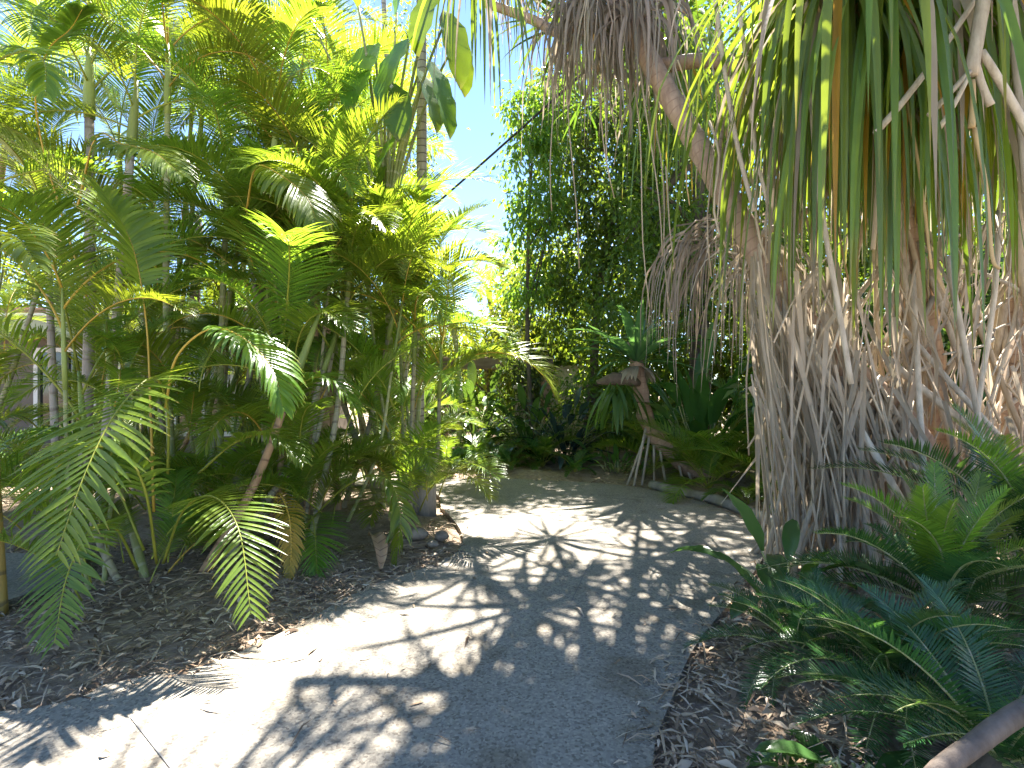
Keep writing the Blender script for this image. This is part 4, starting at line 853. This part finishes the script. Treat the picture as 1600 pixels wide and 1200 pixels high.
for i in range(84):
    tt = t2 if R.random() < .55 else t3; a = tt[R.randrange(3, 15)] + V((R.uniform(-.1, .1), R.uniform(-.15, .1), 0)); an = R.uniform(2.6, 6.8)
    dd_ = R.uniform(.3, 1.1); e = V((a.x * .3 + math.cos(an) * dd_ * 1.3, math.sin(an) * dd_ * .9 + .1, -.03))
    if R.random() < .3: e = a + V((R.uniform(-1.2, 1.0), R.uniform(-.5, .2), R.uniform(-.9, -.2)))
    strand(pb_, a, e, R.choice((.012, .018, .025, .036)), R.choice(('root', 'root', 'root_tan')), 'prop_root', .1, 7)
mb = MB()
for i in range(130):
    x = R.uniform(1330, 1720); y0 = R.uniform(250, 600); d = R.uniform(4.1, 5.3)
    a = L(x, y0, d); ln_ = R.uniform(.4, 1.6); e = a + V((R.gauss(0, .3), R.uniform(-.3, .3), -ln_)); e.z = max(e.z, -.02)
    md = a.lerp(e, .5) + V((R.uniform(-.1, .1), R.uniform(-.1, .1), R.uniform(-.1, .1))); pts = spline([a, md, e], 3); n = len(pts)
    if R.random() < .4: mb.tube(pts, [R.uniform(.004, .012)] * n, 5, 0)
    else: w_ = R.uniform(.015, .042); mb.strip(pts, [w_ * lerp(1, .18, (i_ / (n - 1)) ** 2) * R.uniform(.7, 1.15) for i_ in range(n)], V((R.uniform(-.5, .5), -1, R.uniform(-.3, .3))), 1, R.choice((.4, .9)))
mb.obj('hanging_fibres', ['root_tan', 'dead_grey'], pb_)['kind'] = 'stuff'
# dark shrubs closing the view behind the roots
tree((4.6, 7.0, 0), 2.4, .08, [(0, 0, 1.6, 1.3, .6, 1.5), (1.8, .2, 1.8, 1.3, .6, 1.7)], 'shadowy leafy bush filling the space behind the tangled roots', 'bush', nclump=150, mat='broad', seed=51, leaf=.22, cat='bush', aspect=.5)
tree((8.0, 7.2, 0), 3.0, .08, [(0, 0, 1.9, 1.7, .7, 1.9)], 'shadowy leafy bush beyond the right edge roots', 'bush', nclump=120, mat='broad', seed=52, leaf=.22, cat='bush', aspect=.5)

# ================================================================== lower right plants
def cycad(base, n, label, key='cycad', s=1.0, trunk=.25, light=0):
    base = V(base); t = thing('cycad', base, label, 'cycad', 'cycads in the right bed')
    mb = MB(); mb.tube([V((0, 0, -.05)), V((0, 0, trunk * .5)), V((0, 0, trunk)), V((0, 0, trunk + .08))], [.11, .12, .1, .04], 12, lump=.12); mb.obj('trunk', ['wood'], t)
    for k in range(n):
        u = k / (n - 1); ky = 'cycad_light' if k < light else key
        frond(t, ky, V((0, 0, trunk + .03)), k * 2.4 + R.uniform(-.2, .2), rad(lerp(-8, 18, u) + R.uniform(-5, 5)), s * R.uniform(.85, 1.1))
    return t
cycad((2.35, 2.95, .0), 38, 'tall cycad with fresh light green fronds in front of the tangled roots', s=.82, trunk=.22, light=15)
cycad((1.7, 2.45, .0), 34, 'dark cycad spreading over the mulch at the path edge', s=.66, trunk=.1)
cycad((1.75, 1.95, .0), 28, 'dark glossy cycad in the bottom right corner beneath the bare root', s=.7, trunk=.1)
cycad((3.15, 3.3, .0), 30, 'cycad at the right border behind the light green one', s=1.05, trunk=.4, light=8)
leafy_plant((1.25, 2.0, 0), 10, .26, .12, .12, 'broad leaved seedling at the bottom edge of the mulch', 'broad', 'philodendron', 'plant', e=(5, 40), droop=.12, spread=.05)
leafy_plant((1.75, 3.5, 0), 14, .5, .16, .5, 'broad dark leaved plant under the root curtain', 'broad', 'philodendron', 'plant', e=(15, 70), droop=.12, spread=.1)
cycad((1.5, 2.85, .0), 22, 'low cycad reaching toward the path between the mulch and the roots', s=.5, trunk=.06)
t = thing('bare_root', P(1440, 1240, 1.5), 'smooth grey brown bare root slanting across the bottom right corner', 'root')
o = t.location; mb = MB(); rp = spline([G(1380, 1420, 0) - V(o), P(1440, 1240, 1.55) - V(o), P(1530, 1158, 1.62) - V(o), P(1620, 1098, 1.7) - V(o), P(1800, 1000, 1.95) - V(o), P(2000, 780, 2.4) - V(o)], 6)
mb.tube(rp, [lerp(.026, .034, i / (len(rp) - 1)) for i in range(len(rp))], 12, lump=.03); mb.obj('bark', ['root_dark'], t)

# ================================================================== small things
# curved concrete edging on the right, past the bend
ep = spline([G(1010, 762) + V((.1, .1, 0)), G(1050, 772) + V((.12, .08, 0)), G(1120, 790) + V((.13, .05, 0)), G(1205, 830) + V((.14, 0, 0)), G(1215, 862) + V((.1, 0, 0))], 5)
mb = MB(); mb.tube([p + V((0, 0, .02)) for p in ep], [.07] * len(ep), 8, lump=.06); tag(mb.obj('garden_edging', ['kerb']), 'low rounded edging strip following the outside of the bend', 'edging')
def rock(p, r, label, mat='stone'):
    bm_ = MB(); n1, n2_ = 7, 10
    for i in range(n1 + 1):
        th = PI * i / n1
        for k in range(n2_):
            ph = 2 * PI * k / n2_; q = r * R.uniform(.88, 1.1)
            bm_.v.append(V((q * math.sin(th) * math.cos(ph) * 1.25, q * math.sin(th) * math.sin(ph), q * math.cos(th) * .7))); bm_.l.append(0)
    for i in range(n1):
        for k in range(n2_):
            k2 = (k + 1) % n2_; bm_.f.append((i * n2_ + k, (i + 1) * n2_ + k, (i + 1) * n2_ + k2, i * n2_ + k2)); bm_.m.append(0)
    o = bm_.obj('rock', [mat]); o.location = p; o.rotation_euler.z = R.uniform(0, 6); return tag(o, label, 'rock', 'pale rocks at the bend of the path')
g0 = G(652, 846); rock((g0.x, g0.y, .07), .085, 'rounded pale rock on the mulch at the inner bend')
g0 = G(690, 845); rock((g0.x, g0.y, .05), .07, 'flatter tan rock touching the path edge at the inner bend')
g0 = G(676, 856); rock((g0.x, g0.y, .035), .045, 'smallest tan stone in front of the other rocks')
# post behind the third clump
g0 = G(662, 802); t = thing('post', g0, 'weathered grey round timber post behind the palm at the bend', 'post')
mb = MB(); mb.tube([V((0, 0, -.1)), V((0, 0, .3)), V((0, 0, .72)), V((0, 0, .75))], [.15, .145, .14, .12], 18, lump=.015); mb.obj('shaft', ['post'], t)
# fallen palm sheath
g0 = G(585, 882); mb = MB(); pts = spline([V((-.1, .25, .16)), V((-.02, .1, .2)), V((.06, -.05, .12)), V((.1, -.2, .03))], 4)
n = len(pts); mb.strip(pts, [.03 + .09 * math.sin(PI * i / (n - 1)) for i in range(n)], V((.3, -.3, 1)), 0, .8)
o = mb.obj('palm_sheath', ['cane_red']); o.location = g0; tag(o, 'curled reddish brown fallen palm sheath on the mulch', 'palm sheath')
g0 = G(486, 1018); mb = MB(); mb.strip([V((0, -.05, .006)), V((.01, 0, .015)), V((.02, .05, .007))], [.004, .018, .003], UP, 0, .3); o = mb.obj('fallen_leaf', ['cane_red']); o.location = g0; tag(o, 'single reddish leaf lying on the sunlit concrete', 'leaf')
g0 = G(163, 1182); mb = MB(); mb.strip([V((-.02, 0, .006)), V((0, 0, .02)), V((.025, .006, .007))], [.004, .02, .003], UP, 0, .5); o = mb.obj('fallen_leaf', ['wood']); o.location = g0; tag(o, 'small dark curled leaf on the concrete near the bottom left', 'leaf')
# overhead cable
c0, c1_ = P(1190, -140, 6.5), P(380, 560, 17); pts = []
for i in range(25):
    t_ = i / 24; p = c0.lerp(c1_, t_); p.z -= .25 * math.sin(PI * t_); pts.append(p)
mb = MB(); mb.tube(pts, [.02] * 25, 7); tag(mb.obj('overhead_cable', ['cable']), 'dark overhead cable slanting across the blue sky gap', 'cable')
# dry hanging frond strips at the far left
# ================================================================== house behind the palms on the left
t = thing('house', (-8.2, 10.2, 0), 'low house with sage green fascia and brown walls behind the left palms', 'house')
mb = MB(); mb.box((0, 1.9, 1.25), (8.0, 3.6, 2.5)); mb.obj('wall', ['wall'], t, False)
mb = MB(); mb.box((0, -.62, 2.52), (9.0, .05, .40)); mb.obj('fascia', ['fascia'], t, False)
mb = MB(); mb.box((0, -.70, 2.735), (9.1, .12, .09)); mb.obj('gutter', ['gutter'], t, False)
mb = MB(); mb.box((0, -.28, 2.44), (8.9, .62, .03)); mb.obj('eave', ['wallgrey'], t, False)
mb = MB(); rt = Matrix.Rotation(rad(8), 3, 'X'); mb.box((0, 1.9, 3.14), (9.1, 5.4, .06), rot=rt)
for k in range(46): mb.box(V((-4.5 + k * .2, 1.9, 3.185)), (.06, 5.38, .03), rot=rt)
mb.obj('roof', ['roof'], t, False)
for x in (-2.6, -.2, 2.4):
    mb = MB()
    for (dx, dz, w, h) in ((-.55, 0, .08, 1.5), (.55, 0, .08, 1.5), (0, .79, 1.18, .08), (0, -.79, 1.18, .08), (0, 0, .05, 1.5)): mb.box((x + dx, .06, 1.35 + dz), (w, .09, h))
    w = mb.obj('window', ['frame'], t, False)
    mb = MB(); mb.box((x, .085, 1.35), (1.02, .02, 1.5)); mb.obj('pane', ['glass'], w, False)
for x in (-3.9, 1.2, 3.9):
    mb = MB(); mb.box((x, -.5, 1.2), (.1, .1, 2.42)); mb.obj('post', ['gutter'], t, False)

# ================================================================== camera, light, world
cam = bpy.data.cameras.new('camera'); co = bpy.data.objects.new('camera', cam); COL.objects.link(co)
co.location = (0, 0, CAMH); co.rotation_euler = (rad(90), 0, 0); cam.sensor_width = 36; cam.lens = F / 1600 * 36; cam.clip_end = 2000; cam.clip_start = .02
sc.camera = co
w = bpy.data.worlds.new('World'); sc.world = w; w.use_nodes = True
ns, ln = w.node_tree.nodes, w.node_tree.links
sky = ns.new('ShaderNodeTexSky'); sky.sky_type = 'NISHITA'; sky.sun_disc = False; sky.sun_elevation = SUN_EL; sky.sun_rotation = SUN_AZ; sky.air_density = .65; sky.dust_density = .0; sky.ozone_density = 2.6
ln.new(sky.outputs[0], ns['Background'].inputs[0]); ns['Background'].inputs[1].default_value = .055
sun = bpy.data.lights.new('sun', 'SUN'); sun.energy = 3.9; sun.angle = rad(.53); sun.color = (1, .955, .88)
so = bpy.data.objects.new('sun', sun); COL.objects.link(so)
sd = V((math.sin(SUN_AZ) * math.cos(SUN_EL), math.cos(SUN_AZ) * math.cos(SUN_EL), math.sin(SUN_EL)))
so.rotation_euler = sd.to_track_quat('Z', 'Y').to_euler()
vs = sc.view_settings; vs.view_transform = 'Standard'; vs.look = 'None'; vs.exposure = 3.1; vs.gamma = 1
sc.cycles.max_bounces = 8; sc.cycles.diffuse_bounces = 6; sc.cycles.transmission_bounces = 6; sc.cycles.glossy_bounces = 2
sc.cycles.use_denoising = True; sc.cycles.caustics_reflective = False; sc.cycles.caustics_refractive = False
